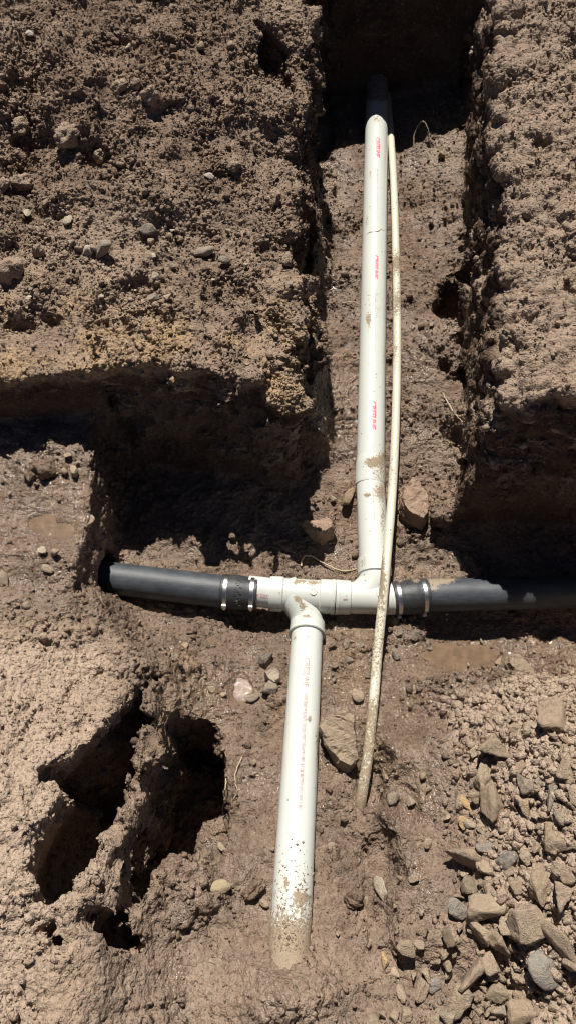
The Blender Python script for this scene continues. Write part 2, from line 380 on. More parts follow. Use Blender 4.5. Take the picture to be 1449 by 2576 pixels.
# land beyond the dig, to the horizon
def ring():
    xs = [-250, -40, -8, -1.86, 1.86, 8, 40, 250]; ys = [-250, -40, -6, -0.74, 4.26, 9, 40, 250]
    vv, qq = [], []
    for i, a in enumerate(xs):
        for j, c in enumerate(ys):
            vv.append((a, c, 0.58 if (3 <= i <= 4 and 3 <= j <= 4) else 0.80))
    for i in range(7):
        for j in range(7):
            if i == 3 and j == 3: continue
            qq.append((i * 8 + j, (i + 1) * 8 + j, (i + 1) * 8 + j + 1, i * 8 + j + 1))
    return np.array(vv), np.array(qq)
rv, rq = ring(); rme = mesh_np('open_land', rv, rq); o1 = np.ones(len(rv)); attr4(rme, 'soil', o1 * 0, o1 * 0.2, o1 * 0.7); rme.materials.append(SOIL)
land = bpy.data.objects.new('open_land', rme); C.objects.link(land); land['kind'] = 'structure'
#--PART2--
# ------------------------------------------------------------------ object helpers
def hit(u, v):
    r = ray(u, v); r = r / np.linalg.norm(r)
    loc, nor, i, d = BVH.ray_cast(Vector(CAM), Vector(r))
    return loc, nor, (d * float(r @ np.array([0, _c, -_s])) if loc else None)
def thing(name, label, cat, loc=(0, 0, 0), group=None):
    o = bpy.data.objects.new(name, None); C.objects.link(o); o.location = loc; o.empty_display_size = 0.02
    tag(o, label, cat, group); return o
def tag(o, label, cat, group=None):
    o['label'] = label; o['category'] = cat
    if group: o['group'] = group
    return o
def link(name, me, m, parent=None):
    if m is not None and not me.materials: me.materials.append(m)
    o = bpy.data.objects.new(name, me); C.objects.link(o)
    if parent is not None:
        o.parent = parent; o.matrix_parent_inverse = Matrix.Translation(-Vector(parent.location))
    return o
def frame(a, at):
    a = Vector(a).normalized(); e1 = Vector(CAM) - Vector(at); e1 = (e1 - a * e1.dot(a)).normalized()
    return a, e1, a.cross(e1)
def sweep(pts, rad, seg=48, cap=True):
    """tube through pts with a radius per point"""
    P = [Vector(p) for p in pts]; n = len(P); vv = []; qq = []
    t0 = (P[1] - P[0]).normalized(); up = Vector((0, 0, 1)) if abs(t0.z) < 0.9 else Vector((0, 1, 0))
    nrm = (up - t0 * up.dot(t0)).normalized()
    for i in range(n):
        t = ((P[min(i + 1, n - 1)] - P[max(i - 1, 0)])).normalized()
        nrm = (nrm - t * nrm.dot(t)).normalized(); bi = t.cross(nrm)
        r = rad[i] if hasattr(rad, '__len__') else rad
        for k in range(seg):
            a = 2 * math.pi * k / seg; vv.append(P[i] + (nrm * math.cos(a) + bi * math.sin(a)) * r)
    for i in range(n - 1):
        for k in range(seg):
            qq.append((i * seg + k, i * seg + (k + 1) % seg, (i + 1) * seg + (k + 1) % seg, (i + 1) * seg + k))
    me = bpy.data.meshes.new('tube'); faces = [tuple(reversed(q)) for q in qq]
    if cap: faces += [tuple(range(seg)), tuple(reversed(range((n - 1) * seg, n * seg)))]
    me.from_pydata([tuple(v) for v in vv], [], [tuple(reversed(q)) for q in faces]); me.update()
    me.polygons.foreach_set('use_smooth', np.ones(len(me.polygons), bool)); me.set_sharp_from_angle(angle=math.radians(35))
    return me
def lathe(A, B, prof, seg=72, step=None):
    """profile (distance from A, radius) turned about the axis A-B; step adds rings on long straight runs"""
    A, B = Vector(A), Vector(B); a = (B - A).normalized(); pp = []
    for i, (s0, r0) in enumerate(prof):
        pp.append((s0, r0))
        if step and i + 1 < len(prof):
            s1, r1 = prof[i + 1]; m = int(abs(s1 - s0) / step)
            for k in range(1, m): pp.append((s0 + (s1 - s0) * k / m, r0 + (r1 - r0) * k / m))
    ref = Vector((0, 0, 1)); nrm = (ref - a * ref.dot(a)).normalized(); bi = a.cross(nrm)
    vv = []; faces = []; n = len(pp)
    for s0, r in pp:
        for k in range(seg):
            t = 2 * math.pi * k / seg; vv.append(tuple(A + a * s0 + (nrm * math.cos(t) + bi * math.sin(t)) * r))
    for i in range(n - 1):
        for k in range(seg):
            faces.append((i * seg + k, i * seg + (k + 1) % seg, (i + 1) * seg + (k + 1) % seg, (i + 1) * seg + k))
    me = bpy.data.meshes.new('lathe'); me.from_pydata(vv, [], faces); me.update()
    me.polygons.foreach_set('use_smooth', np.ones(len(me.polygons), bool)); me.set_sharp_from_angle(angle=math.radians(30))
    return me
def dirt(me, blobs, base=0.0, fn=None):
    """mud smeared on a pipe: a weight at each vertex, largest where the mud lies"""
    co = np.empty(len(me.vertices) * 3, np.float32); me.vertices.foreach_get('co', co); co = co.reshape(-1, 3)
    u, v, dep = proj(co); d = np.full(len(co), base, np.float32)
    for bu, bv, ru, rv, a in blobs: d += a * np.exp(-((u - bu) / ru) ** 2 - ((v - bv) / rv) ** 2)
    if fn is not None: d += fn(u, v, co)
    at = me.attributes.new('dirt', 'FLOAT', 'POINT'); at.data.foreach_set('value', np.clip(d, 0, 1.2).astype(np.float32))
    return me
def lettering(name, text, at, axis, size, shift, m, parent, radius, stretch=1.0, bold=0.0, italic=0.0):
    """printing wrapped on a pipe of the given radius, reading along axis from the point at"""
    cu = bpy.data.curves.new('lettering', 'FONT'); cu.body = text; cu.size = size; cu.offset = bold; cu.shear = italic; cu.resolution_u = 3
    tmp = bpy.data.objects.new('tmp', cu); C.objects.link(tmp); bpy.context.view_layer.update()
    me0 = bpy.data.meshes.new_from_object(tmp.evaluated_get(bpy.context.evaluated_depsgraph_get()))
    bpy.data.objects.remove(tmp)
    bm = bmesh.new(); bm.from_mesh(me0)
    for k in range(1, 7):
        bmesh.ops.bisect_plane(bm, geom=bm.verts[:] + bm.edges[:] + bm.faces[:], plane_co=(0, size * 0.8 * k / 7, 0), plane_no=(0, 1, 0))
    a, e1, e2 = frame(axis, at); tn = e1.cross(a); th0 = shift
    for v in bm.verts:
        th = th0 + (v.co.y - size * 0.35) / radius
        v.co = Vector(at) + a * (v.co.x * stretch) + (e1 * math.cos(th) + tn * math.sin(th)) * radius
    bmesh.ops.triangulate(bm, faces=bm.faces[:]); me = bpy.data.meshes.new(name); bm.to_mesh(me); bm.free()
    return link(name, me, m, parent)

# ------------------------------------------------------------------ object materials
def pvc_material(name, base, rough, mud=(0.30, 0.22, 0.14, 1), speck=0.5):
    m, t, b = mat(name); k = NB(t); P = k.n('NewGeometry').outputs['Position']
    at = k.n('Attribute', attribute_name='dirt').outputs['Fac']
    nA = k.noise(P, 7, 4); nB = k.noise(P, 130, 5, 0.7); nC = k.noise(P, 420, 2, 0.5)
    col = k.mix(nA, tuple(c * 0.94 for c in base[:3]) + (1,), base)
    film = k.ramp(k.math('ADD', at, k.math('MULTIPLY', k.math('SUBTRACT', nB, 0.5), 3.2)), 0.55, 0.85)
    thin = k.ramp(k.math('ADD', k.math('MULTIPLY', at, 0.45), k.math('MULTIPLY', nA, 0.35)), 0.20, 0.75)
    col = k.mix(k.math('MULTIPLY', thin, 0.35), col, (0.52, 0.43, 0.27, 1))
    col = k.mix(k.math('MULTIPLY', film, 0.90), col, k.mix(k.ramp(nC, 0.35, 0.65), tuple(c * 0.55 for c in mud[:3]) + (1,), tuple(c * 1.15 for c in mud[:3]) + (1,)))
    vo = k.n('TexVoronoi'); vo.inputs['Scale'].default_value = 75; k.L(P, vo.inputs['Vector'])
    cs = k.n('SeparateColor'); k.L(vo.outputs['Color'], cs.inputs[0])
    pick = k.math('GREATER_THAN', k.math('ADD', cs.outputs[0], k.math('MULTIPLY', at, 0.35)), 0.90)
    dot = k.math('MULTIPLY', pick, k.math('LESS_THAN', vo.outputs['Distance'], k.math('MULTIPLY', cs.outputs[1], 0.30)))
    col = k.mix(k.math('MULTIPLY', dot, speck), col, (0.12, 0.10, 0.075, 1))
    k.L(col, b.inputs['Base Color'])
    mr = k.n('MapRange'); k.L(film, mr.inputs[0]); mr.inputs[3].default_value = rough; mr.inputs[4].default_value = 0.85; k.L(mr.outputs[0], b.inputs['Roughness'])
    hh = k.math('ADD', k.math('MULTIPLY', film, nC), k.math('MULTIPLY', dot, 0.5))
    k.L(k.bump(hh, 0.5, 0.003, k.bump(nA, 0.06, 0.02)), b.inputs['Normal'])
    return m
PVC = pvc_material('white_pvc', (0.575, 0.60, 0.56, 1), 0.25)
CREAM = pvc_material('cream_pvc', (0.60, 0.575, 0.46, 1), 0.40, (0.26, 0.19, 0.12, 1), 0.8)
def black_material(name, c, dust, rough):
    m, t, b = mat(name); k = NB(t); P = k.n('NewGeometry').outputs['Position']
    at = k.n('Attribute', attribute_name='dirt').outputs['Fac']
    nA = k.noise(P, 16, 6, 0.7); nB = k.noise(P, 210, 4, 0.65)
    col = k.mix(k.math('MULTIPLY', k.ramp(nA, 0.30, 0.80), 0.75), c, dust)
    sc2 = k.n('Mapping'); sc2.inputs['Scale'].default_value = (0.15, 1, 1); k.L(P, sc2.inputs[0])
    col = k.mix(k.math('MULTIPLY', k.ramp(k.noise(sc2.outputs[0], 90, 4, 0.7), 0.50, 0.75), 0.35), col, tuple(min(1, q * 1.7) for q in dust[:3]) + (1,))
    col = k.mix(k.ramp(nB, 0.66, 0.74), col, (0.24, 0.21, 0.18, 1))
    film = k.ramp(k.math('ADD', at, k.math('MULTIPLY', k.math('SUBTRACT', nB, 0.5), 3.0)), 0.60, 0.85)
    col = k.mix(film, col, (0.27, 0.215, 0.155, 1))
    k.L(col, b.inputs['Base Color']); b.inputs['Roughness'].default_value = rough
    k.L(k.bump(nB, 0.25, 0.003), b.inputs['Normal']); return m
BLACK = black_material('black_pipe_plastic', (0.026, 0.031, 0.038, 1), (0.078, 0.089, 0.102, 1), 0.52)
RUBBER = black_material('black_rubber', (0.022, 0.024, 0.027, 1), (0.055, 0.058, 0.062, 1), 0.5)
STEEL, t_, b_ = mat('stainless_steel'); b_.inputs['Metallic'].default_value = 1.0; b_.inputs['Base Color'].default_value = (0.62, 0.62, 0.61, 1); b_.inputs['Roughness'].default_value = 0.32
k_ = NB(t_); k_.L(k_.bump(k_.noise(k_.n('NewGeometry').outputs['Position'], 300, 3), 0.3, 0.002), b_.inputs['Normal'])
def ink(name, c, worn):
    m, t, b = mat(name); k = NB(t); P = k.n('NewGeometry').outputs['Position']
    n = k.noise(P, 160, 4, 0.7); k.L(k.mix(k.ramp(n, worn - 0.12, worn + 0.12), (0.60, 0.62, 0.575, 1), c), b.inputs['Base Color']); b.inputs['Roughness'].default_value = 0.4; return m
PINK = ink('pink_ink', (0.62, 0.10, 0.16, 1), 0.38); FADED = ink('faded_ink', (0.36, 0.20, 0.20, 1), 0.42); GREY = ink('grey_ink', (0.50, 0.52, 0.50, 1), 0.46)
def stone_material(name, dusty):
    m, t, b = mat(name); k = NB(t); g = k.n('NewGeometry'); P = g.outputs['Position']; oi = k.n('ObjectInfo')
    nA = k.noise(P, 22, 6, 0.65); nB = k.noise(P, 120, 4, 0.7); nC = k.noise(P, 320, 3, 0.6)
    col = k.mix(1.0, oi.outputs['Color'], k.ramp(nA, 0.25, 0.78, (0.62, 0.62, 0.62, 1), (1.3, 1.3, 1.3, 1)), 'MULTIPLY')
    col = k.mix(k.math('MULTIPLY', k.ramp(nB, 0.40, 0.60), dusty), col, (0.435, 0.337, 0.245, 1))
    col = k.mix(1.0, col, k.ramp(nC, 0.25, 0.75, (0.75, 0.75, 0.75, 1), (1.15, 1.15, 1.15, 1)), 'MULTIPLY')
    k.L(col, b.inputs['Base Color']); b.inputs['Roughness'].default_value = 0.88; b.inputs['Specular IOR Level'].default_value = 0.25
    k.L(k.bump(nC, 0.6 + 0.4 * dusty, 0.005, k.bump(nB, 0.7, 0.010)), b.inputs['Normal']); return m
STONE = stone_material('bare_stone', 0.5); CLOD = stone_material('dusty_stone', 0.85)
ROOT, t_, b_ = mat('root_bark'); b_.inputs['Base Color'].default_value = (0.34, 0.24, 0.14, 1); b_.inputs['Roughness'].default_value = 0.8
k_ = NB(t_); k_.L(k_.mix(k_.noise(k_.n('NewGeometry').outputs['Position'], 60, 3), (0.30, 0.21, 0.13, 1), (0.62, 0.50, 0.35, 1)), b_.inputs['Base Color'])
WATER, t_, b_ = mat('muddy_water'); b_.inputs['Base Color'].default_value = (0.17, 0.115, 0.07, 1); b_.inputs['Roughness'].default_value = 0.05; b_.inputs['Specular IOR Level'].default_value = 0.5
k_ = NB(t_); p_ = k_.n('NewGeometry').outputs['Position']; k_.L(k_.bump(k_.noise(p_, 90, 4), 0.25, 0.004), b_.inputs['Normal'])
k_.L(k_.mix(k_.ramp(k_.noise(p_, 35, 6, 0.7), 0.35, 0.68), (0.20, 0.138, 0.088, 1), (0.115, 0.078, 0.05, 1)), b_.inputs['Base Color'])

# ------------------------------------------------------------------ puddles
for (nm, p, rx, ry), dz in zip(PUD, (-0.0245, -0.0240, -0.029)):
    base = float(bench_h(p[0], p[1]) if nm == 'bench' else floor_h(p[0], p[1]))
    vv = []
    for k in range(64):
        a = 2 * math.pi * k / 64; r = 0.80 + 0.10 * math.sin(3 * a + rx * 40) + 0.07 * math.sin(7 * a)
        vv.append((p[0] + rx * r * math.cos(a), p[1] + ry * r * math.sin(a), base + dz))
    me = bpy.data.meshes.new('puddle'); me.from_pydata(vv, [], [tuple(range(64))])
    o = link('puddle', me, WATER); o['kind'] = 'structure'

# ------------------------------------------------------------------ pipes
R = 0.0535
def Z(u, v, z): return Vector(W(u, v, z))
# upper white pipe, from the socket at the junction to the far wall
UA = Z(930.5, 1222, 0.098); UB = Z(946.5, 300, 0.375); ud = (UB - UA).normalized(); UB2 = UA + ud * ((UB - UA).length + 0.30)
def up_dirt(u, v, co): return 0.55 * np.clip((v - 1080) / 140, 0, 1) * np.clip((u - 930) / 30, 0, 1) + 0.9 * np.clip((262 - v) / 12, 0, 1)
ULEN = (UB2 - UA).length
up = thing('sewer_pipe', 'long white plastic sewer pipe running up the far trench into the dark end', 'pipe', UA)
me = lathe(UA, UB2, [(0.0, 0.046), (0.0, 0.0560), (0.004, 0.0568), (0.085, 0.0568), (0.115, R), (ULEN, R), (ULEN, 0.049)], 96, 0.006)
dirt(me, [(940, 1160, 22, 10, 1.0), (958, 1150, 14, 14, 0.6), (932, 1165, 10, 9, 1.1), (926, 805, 8, 22, 0.9), (922, 555, 4, 14, 0.7), (931, 436, 3, 12, 0.7), (946, 300, 14, 12, 0.7),
          (945, 780, 25, 30, 0.35), (935, 740, 30, 20, 0.3), (945, 1180, 30, 30, 0.35), (966, 900, 5, 60, 0.5), (940, 1240, 20, 20, 0.6)], 0.04, up_dirt)
link('pipe_wall', me, PVC, up)
for u, v, ht in [(951, 318, 0.0225), (944.5, 634, 0.0225), (937.5, 1010, 0.0225)]:
    d = (Z(u, v, 0.3) - UA).dot(ud)
    rr = ray(u, v); zz = UA.z + ud.z * ((W(u, v, 0.2)[1] - UA.y) / ud.y); q = Z(u, v, zz + 0.05); d = (q - UA).dot(ud)
    lettering('brand_print', 'CRESLINE', UA + ud * d, -ud, ht * 1.25, 0.14, PINK, up, R + 0.0006, 1.02, 0.0012, 0.15)
    lettering('small_print', '4 IN 3000 POUND CRUSH PVC SEWER PIPE ASTM D2729', UA + ud * (d - 0.19), -ud, 0.0145, 0.12, GREY, up, R + 0.0005, 0.85)
# the hair-like root that lies across the pipe is a thing of its own, below
# short curved length between the long pipe and the wye
SA = UA + ud * 0.02; SB = Z(940, 1412, 0.080)
sg = thing('pipe_length', 'short white pipe length between the long pipe and right wye', 'pipe', SB)
me = lathe(SB, SA, [(-0.04, R), ((SA - SB).length, R)], 96, 0.006)
dirt(me, [(955, 1235, 16, 22, 1.0), (924, 1245, 8, 5, 1.6), (962, 1300, 6, 60, 0.6), (940, 1330, 40, 60, 0.12), (912, 1405, 8, 12, 0.5)], 0.06); link('pipe_wall', me, PVC, sg)
lettering('small_print', 'SEWER PIPE ASTM D2729', SA + (SB - SA) * 0.18, SB - SA, 0.0145, 0.10, FADED, sg, R + 0.0005, 0.85)
# right wye
YL = Z(843, 1502, 0.062); YR = Z(992, 1507, 0.062); ya = (YR - YL).normalized(); ylen = (YR - YL).length
wr = thing('wye_fitting', 'white plastic wye fitting under the thin cream conduit', 'pipe fitting', YL)
me = lathe(YL, YR, [(0.0, 0.050), (0.0, 0.0605), (0.004, 0.0615), (0.012, 0.0615), (0.0135, 0.0600), (0.050, 0.0600), (0.053, 0.0555), (ylen, 0.0555), (ylen, 0.045)], 96, 0.006)
dirt(me, [(868, 1508, 9, 5, 0.8), (960, 1540, 40, 6, 0.7), (950, 1480, 30, 20, 0.15)], 0.07); link('barrel', me, PVC, wr)
BJ = YL + ya * ((Z(925, 1505, 0.062) - YL).dot(ya)); bd = (SB - SA).normalized()
def bez(a, b, c, d, n=26): return [a * (1 - t) ** 3 + b * 3 * t * (1 - t) ** 2 + c * 3 * t * t * (1 - t) + d * t ** 3 for t in [i / (n - 1) for i in range(n)]]
pth = bez(BJ + ya * -0.030, BJ + ya * 0.02 - bd * 0.05, SB + bd * 0.09, SB + bd * 0.035)
me = sweep(pth, 0.0550, 72, False); dirt(me, [(940, 1455, 30, 30, 0.15)], 0.06); link('branch', me, PVC, wr)
me = lathe(SB + bd * 0.055, SB - bd * 0.005, [(0, 0.0552), (0.004, 0.0600), (0.052, 0.0600), (0.060, 0.0590), (0.060, 0.052)], 72, 0.006); dirt(me, [(912, 1415, 8, 14, 0.7)], 0.06); link('hub', me, PVC, wr)
def boss(parent, u, v, axis, centre, r):
    a, e1, e2 = frame(axis, centre); q = Z(u, v, centre.z + 0.05); d = (q - centre); 
    s_ = d.dot(a); ph = math.asin(max(-0.95, min(0.95, d.dot(e2) / r))); n = e1 * math.cos(ph) + e2 * math.sin(ph); c = centre + a * s_ + n * (r - 0.002)
    me = lathe(c, c + n, [(0.0, 0.0135), (0.0028, 0.0135), (0.0036, 0.0125), (0.0036, 0.0095), (0.0026, 0.0088), (0.0026, 0.0005)], 32)
    dirt(me, [], 0.3); link('moulded_boss', me, PVC, parent)
boss(wr, 954, 1492, ya, YL, 0.0555)
# left wye
LL_ = Z(679, 1493, 0.060); LR_ = YL - ya * 0.0012; la = (LR_ - LL_).normalized(); ll = (LR_ - LL_).length
wl = thing('wye_fitting', 'white plastic wye fitting with mud smear on its curved branch', 'pipe fitting', LL_)
me = lathe(LL_, LR_, [(0.0, 0.050), (0.0, 0.0605), (0.006, 0.0618), (0.044, 0.0618), (0.049, 0.0570), (ll - 0.055, 0.0562), (ll - 0.051, 0.0605), (ll - 0.014, 0.0605), (ll - 0.0125, 0.0622), (ll - 0.003, 0.0622), (ll, 0.0605), (ll, 0.048)], 96, 0.006)
dirt(me, [(745, 1463, 26, 7, 1.1), (790, 1466, 20, 6, 1.0), (705, 1490, 12, 8, 0.5), (680, 1532, 12, 5, 0.8), (703, 1530, 12, 5, 0.7)], 0.07); link('barrel', me, PVC, wl)
LA = Z(772, 1597, 0.048); LB = Z(731, 2330, 0.242); ld = (LB - LA).normalized()
pth = bez(Z(718, 1482, 0.062), Z(748, 1512, 0.066), LA - ld * 0.095 - Vector((0.004, 0, 0)), LA - ld * 0.030)
me = sweep(pth, 0.0555, 72, False); dirt(me, [(752, 1505, 8, 12, 1.3), (762, 1525, 9, 9, 1.3), (768, 1550, 14, 5, 1.2), (742, 1505, 6, 6, 0.8)], 0.06); link('branch', me, PVC, wl)
me = lathe(LA - ld * 0.050, LA + ld * 0.002, [(0, 0.0555), (0.004, 0.0600), (0.040, 0.0606), (0.041, 0.0622), (0.050, 0.0622), (0.052, 0.0595), (0.052, 0.048)], 72, 0.006); dirt(me, [(770, 1577, 16, 3, 0.7), (772, 1550, 14, 5, 1.0)], 0.06); link('hub', me, PVC, wl)
boss(wl, 788, 1488, la, LL_, 0.0565)
# stub between coupling and left wye
TA = Z(646, 1488, 0.060); TB = LL_ + la * 0.03
st = thing('pipe_stub', 'short white pipe stub with red print between coupling and wye', 'pipe', TA)
me = lathe(TA - (TB - TA).normalized() * 0.03, TB, [(0, R), ((TB - TA).length + 0.03, R)], 72, 0.006); dirt(me, [(668, 1535, 30, 8, 0.4)], 0.06); link('pipe_wall', me, PVC, st)
lettering('red_print', 'M D2729', TA + (TB - TA).normalized() * 0.002, TB - TA, 0.019, -0.25, PINK, st, R + 0.0006, 0.80)
# lower white pipe
lo = thing('sewer_pipe', 'white plastic sewer pipe leading from the wye down towards muddy foreground', 'pipe', LB)
LEND = LB + ld * 0.20; llen = (LEND - LA).length
def lo_dirt(u, v, co): return 0.72 * np.clip((v - 2230) / 130, 0, 1) ** 1.2 + 0.25 * np.clip((v - 2100) / 130, 0, 1)
me = lathe(LA - ld * 0.03, LEND, [(0, R), (llen + 0.03, R), (llen + 0.03, 0.049)], 96, 0.006)
dirt(me, [(778, 1810, 4, 9, 1.5), (798, 1880, 5, 60, 0.9), (750, 2258, 14, 20, 0.7), (765, 2258, 14, 9, 1.1), (720, 2220, 8, 16, 0.9), (742, 1605, 4, 8, 0.8), (735, 2400, 60, 60, 0.7)], 0.05, lo_dirt)
link('pipe_wall', me, PVC, lo)
lettering('brand_print', 'CRESLINE', LA + ld * 0.125, ld, 0.026, 0.10, FADED, lo, R + 0.0006, 0.95, 0.0003)
lettering('small_print', '4 IN 3000 POUND CRUSH PVC SEWER PIPE ASTM D2729 07/11/08 3 RP', LA + ld * 0.255, ld, 0.0185, 0.12, FADED, lo, R + 0.0005, 0.635, 0.0004)
# black pipes
KA = Z(285, 1455, 0.062); KB = Z(560, 1488, 0.062); kd = (KB - KA).normalized()
bl = thing('drain_pipe', 'dusty black plastic drain pipe emerging from the mud bench at left', 'pipe', KA)
me = lathe(KA - kd * 0.34, KB + kd * 0.03, [(0, 0.0575), ((KB - KA).length + 0.37, 0.0575), ((KB - KA).length + 0.37, 0.05)], 72, 0.006); dirt(me, [(300, 1410, 20, 5, 0.8), (560, 1445, 12, 4, 0.7)], 0.10); link('pipe_wall', me, BLACK, bl)
GA = Z(1072, 1498, 0.062); GB = Z(1449, 1489, 0.062); gd = (GB - GA).normalized()
br = thing('drain_pipe', 'dusty black plastic drain pipe running into shade under right bank', 'pipe', GA)
me = lathe(GA - gd * 0.03, GB + gd * 0.55, [(0, 0.0575), ((GB - GA).length + 0.58, 0.0575), ((GB - GA).length + 0.58, 0.05)], 72, 0.006)
dirt(me, [(1100, 1462, 30, 10, 1.3), (1125, 1457, 22, 6, 1.1), (1090, 1480, 14, 8, 0.9)], 0.10); link('pipe_wall', me, BLACK, br)
# flexible couplings with worm-drive clamps
def box_mesh(c, ax, sz, bev=0.001):
    bm = bmesh.new(); bmesh.ops.create_cube(bm, size=1.0)
    for v in bm.verts: v.co = Vector(c) + ax[0] * v.co.x * sz[0] + ax[1] * v.co.y * sz[1] + ax[2] * v.co.z * sz[2]
    bmesh.ops.recalc_face_normals(bm, faces=bm.faces[:]); bmesh.ops.bevel(bm, geom=bm.edges[:], offset=bev, segments=2, affect='EDGES')
    me = bpy.data.meshes.new('box'); bm.to_mesh(me); bm.free(); return me
def coupling(label, A, B, r0, r1, bands, screw, marks):
    A, B = Vector(A), Vector(B); a = (B - A).normalized(); L = (B - A).length
    t = thing('rubber_coupling', label, 'pipe coupling', A, 'flexible couplings on the black drain')
    me = lathe(A, B, [(0, r0 - 0.004), (0.0, r0 + 0.001), (0.003, r0 + 0.003), (L * 0.30, r0 + 0.0025), (L * 0.38, r0 + 0.0045), (L * 0.64, r1 + 0.0045), (L * 0.72, r1 + 0.0025), (L - 0.003, r1 + 0.003), (L, r1 + 0.001), (L, r1 - 0.004)], 72, 0.006)
    dirt(me, marks, 0.12); sl = link('sleeve', me, RUBBER, t)
    f_, e1, e2 = frame(a, A)
    # raised moulding marks on the sleeve
    for k in range(16):
        s_ = L * (0.42 + 0.07 * (k % 3)); ph = -0.9 + 0.12 * k; n = e1 * math.cos(ph) + e2 * math.sin(ph); tg = e2 * math.cos(ph) - e1 * math.sin(ph)
        link('moulding_mark', box_mesh(A + a * s_ + n * (r0 + 0.0045), (a, tg, n), (0.0065 + 0.004 * (k % 2), 0.0022, 0.002), 0.0004), RUBBER, sl)
    for bx_, rr in bands:
        c = A + a * (L * bx_); rb = rr + 0.0032
        bnd = link('clamp_band', lathe(c - a * 0.0072, c + a, [(0, rb - 0.002), (0, rb), (0.001, rb + 0.0012), (0.0134, rb + 0.0012), (0.0144, rb), (0.0144, rb - 0.002)], 72), STEEL, t)
        ph = screw; n = e1 * math.cos(ph) + e2 * math.sin(ph); tg = e2 * math.cos(ph) - e1 * math.sin(ph); q = c + n * (rb + 0.006)
        bm_ = box_mesh(q, (a, tg, n), (0.015, 0.017, 0.010), 0.0015); link('screw_housing', bm_, STEEL, bnd)
        link('screw_head', lathe(q + tg * 0.008, q + tg, [(0, 0.0005), (0.0, 0.0055), (0.007, 0.0055), (0.008, 0.0045), (0.008, 0.0012), (0.006, 0.0010), (0.006, 0.0002)], 6), STEEL, bnd)
coupling('black rubber coupling left of the wyes with two steel band clamps', KB - kd * 0.004, Z(648, 1494, 0.061), 0.0578, 0.0545, [(0.14, 0.0578), (0.86, 0.0548)], 0.85, [(597, 1510, 4, 5, 1.2)])
coupling('black rubber coupling right of the conduit with two steel band clamps', YR - ya * 0.008, GA + gd * 0.004, 0.0565, 0.0578, [(0.14, 0.0565), (0.86, 0.0578)], 1.75, [(1000, 1462, 14, 6, 1.0), (1045, 1460, 14, 6, 0.9)])
# thin cream conduit
cw = [(972, 225, 0.365), (979, 300, 0.35), (986, 400, 0.335), (991, 500, 0.315), (995, 640, 0.285), (998, 800, 0.25), (997, 960, 0.215), (993, 1100, 0.18), (988, 1200, 0.162), (982, 1290, 0.158), (974, 1380, 0.160),
      (967, 1460, 0.158), (959, 1540, 0.150), (949, 1640, 0.135), (941, 1740, 0.130), (932, 1830, 0.140), (922, 1920, 0.150), (908, 2010, 0.140), (902, 2060, 0.09)]
cp = [Z(*q) for q in cw]
def catmull(P, m=10):
    out = []
    for i in range(len(P) - 1):
        a, b, c, d = P[max(i - 1, 0)], P[i], P[i + 1], P[min(i + 2, len(P) - 1)]
        for k in range(m):
            t = k / m; out.append(0.5 * ((2 * b) + (c - a) * t + (2 * a - 5 * b + 4 * c - d) * t * t + (3 * b - a - 3 * c + d) * t ** 3))
    return out + [P[-1]]
cs_ = catmull(cp, 22); me = sweep(cs_, 0.0162, 40, True)
def con_dirt(u, v, co): return 0.45 * np.clip((v - 1745) / 40, 0, 1) + 0.35 * np.clip((v - 1330) / 60, 0, 1) * np.clip((968 - u) / 10 + 0.3, 0, 1) + 0.16 * (vnoise(co * 9, 60) > 0.1)
dirt(me, [(997, 660, 14, 30, 0.9), (998, 760, 14, 40, 0.6), (994, 880, 12, 60, 0.5), (985, 1195, 14, 40, 0.4), (962, 1450, 8, 60, 0.7)], 0.10, con_dirt)
cn = thing('conduit', 'thin cream plastic conduit lying along and across the white pipes', 'conduit', cs_[-1]); link('conduit_wall', me, CREAM, cn)
#--PART3--
# ------------------------------------------------------------------ stones and clods
def ico(sub):
    bm = bmesh.new(); bmesh.ops.create_icosphere(bm, subdivisions=sub, radius=1.0)
    v = np.array([x.co[:] for x in bm.verts], np.float32); q = np.array([[y.index for y in x.verts] for x in bm.faces]); bm.free(); return v, q
ICO = {k: ico(k) for k in (1, 2, 3, 4, 5)}
def rock_mesh(seed, sub=3, planes=11, rough=0.05, flat=0.0, roundness=0.0):
    """angular broken stone: a ball cut by random planes, edges knocked off, surface pitted"""
    g = np.random.default_rng(seed); v, q = ICO[sub]
    pn = g.normal(size=(planes, 3)); pn /= np.linalg.norm(pn, axis=1, keepdims=True); pdist = g.uniform(0.34, 0.74, planes)
    dots = v @ pn.T; r = np.where(dots > 0.05, pdist / np.maximum(dots, 0.05), 9).min(1); r = np.minimum(r, 1.2)
    r = r * (1 - roundness) + roundness * 0.9
    p = v * r[:, None]; sd_ = seed * 1.7
    nn = vnoise(p * 2.2 + sd_, 1) * 1.0 + vnoise(p * 5.0 + sd_, 2) * 0.6 + vnoise(p * 11 + sd_, 3) * 0.6
    p = p * (1 + rough * nn)[:, None]
    me = mesh_np('stone', p.astype(np.float32), q, roundness > 0.3); return me
def clod_mesh(seed, sub=3, amp=0.22):
    v, q = ICO[sub]; o = seed * 3.1
    r = 0.8 + 1.6 * amp * vnoise(v * 1.3 + o, 4) + amp * 0.9 * np.abs(vnoise(v * 3.0 + o, 5)) + amp * 0.9 * grains(v * 2.6 + o, seed) + amp * 0.4 * grains(v * 6 + o, seed + 3)
    p = v * r[:, None]; return mesh_np('clod', p.astype(np.float32), q, False)
ROCKS = [rock_mesh(100 + i, 4, 8 + i % 4, 0.05) for i in range(14)]
PEBB = [rock_mesh(200 + i, 2, 12, 0.05) for i in range(8)]
RUBB = [rock_mesh(300 + i, 4, 9 + i % 4, 0.12) for i in range(14)]
CLODS = [clod_mesh(i, 4, 0.22 + 0.03 * (i % 3)) for i in range(8)]
for me in ROCKS + PEBB: me.materials.append(STONE)
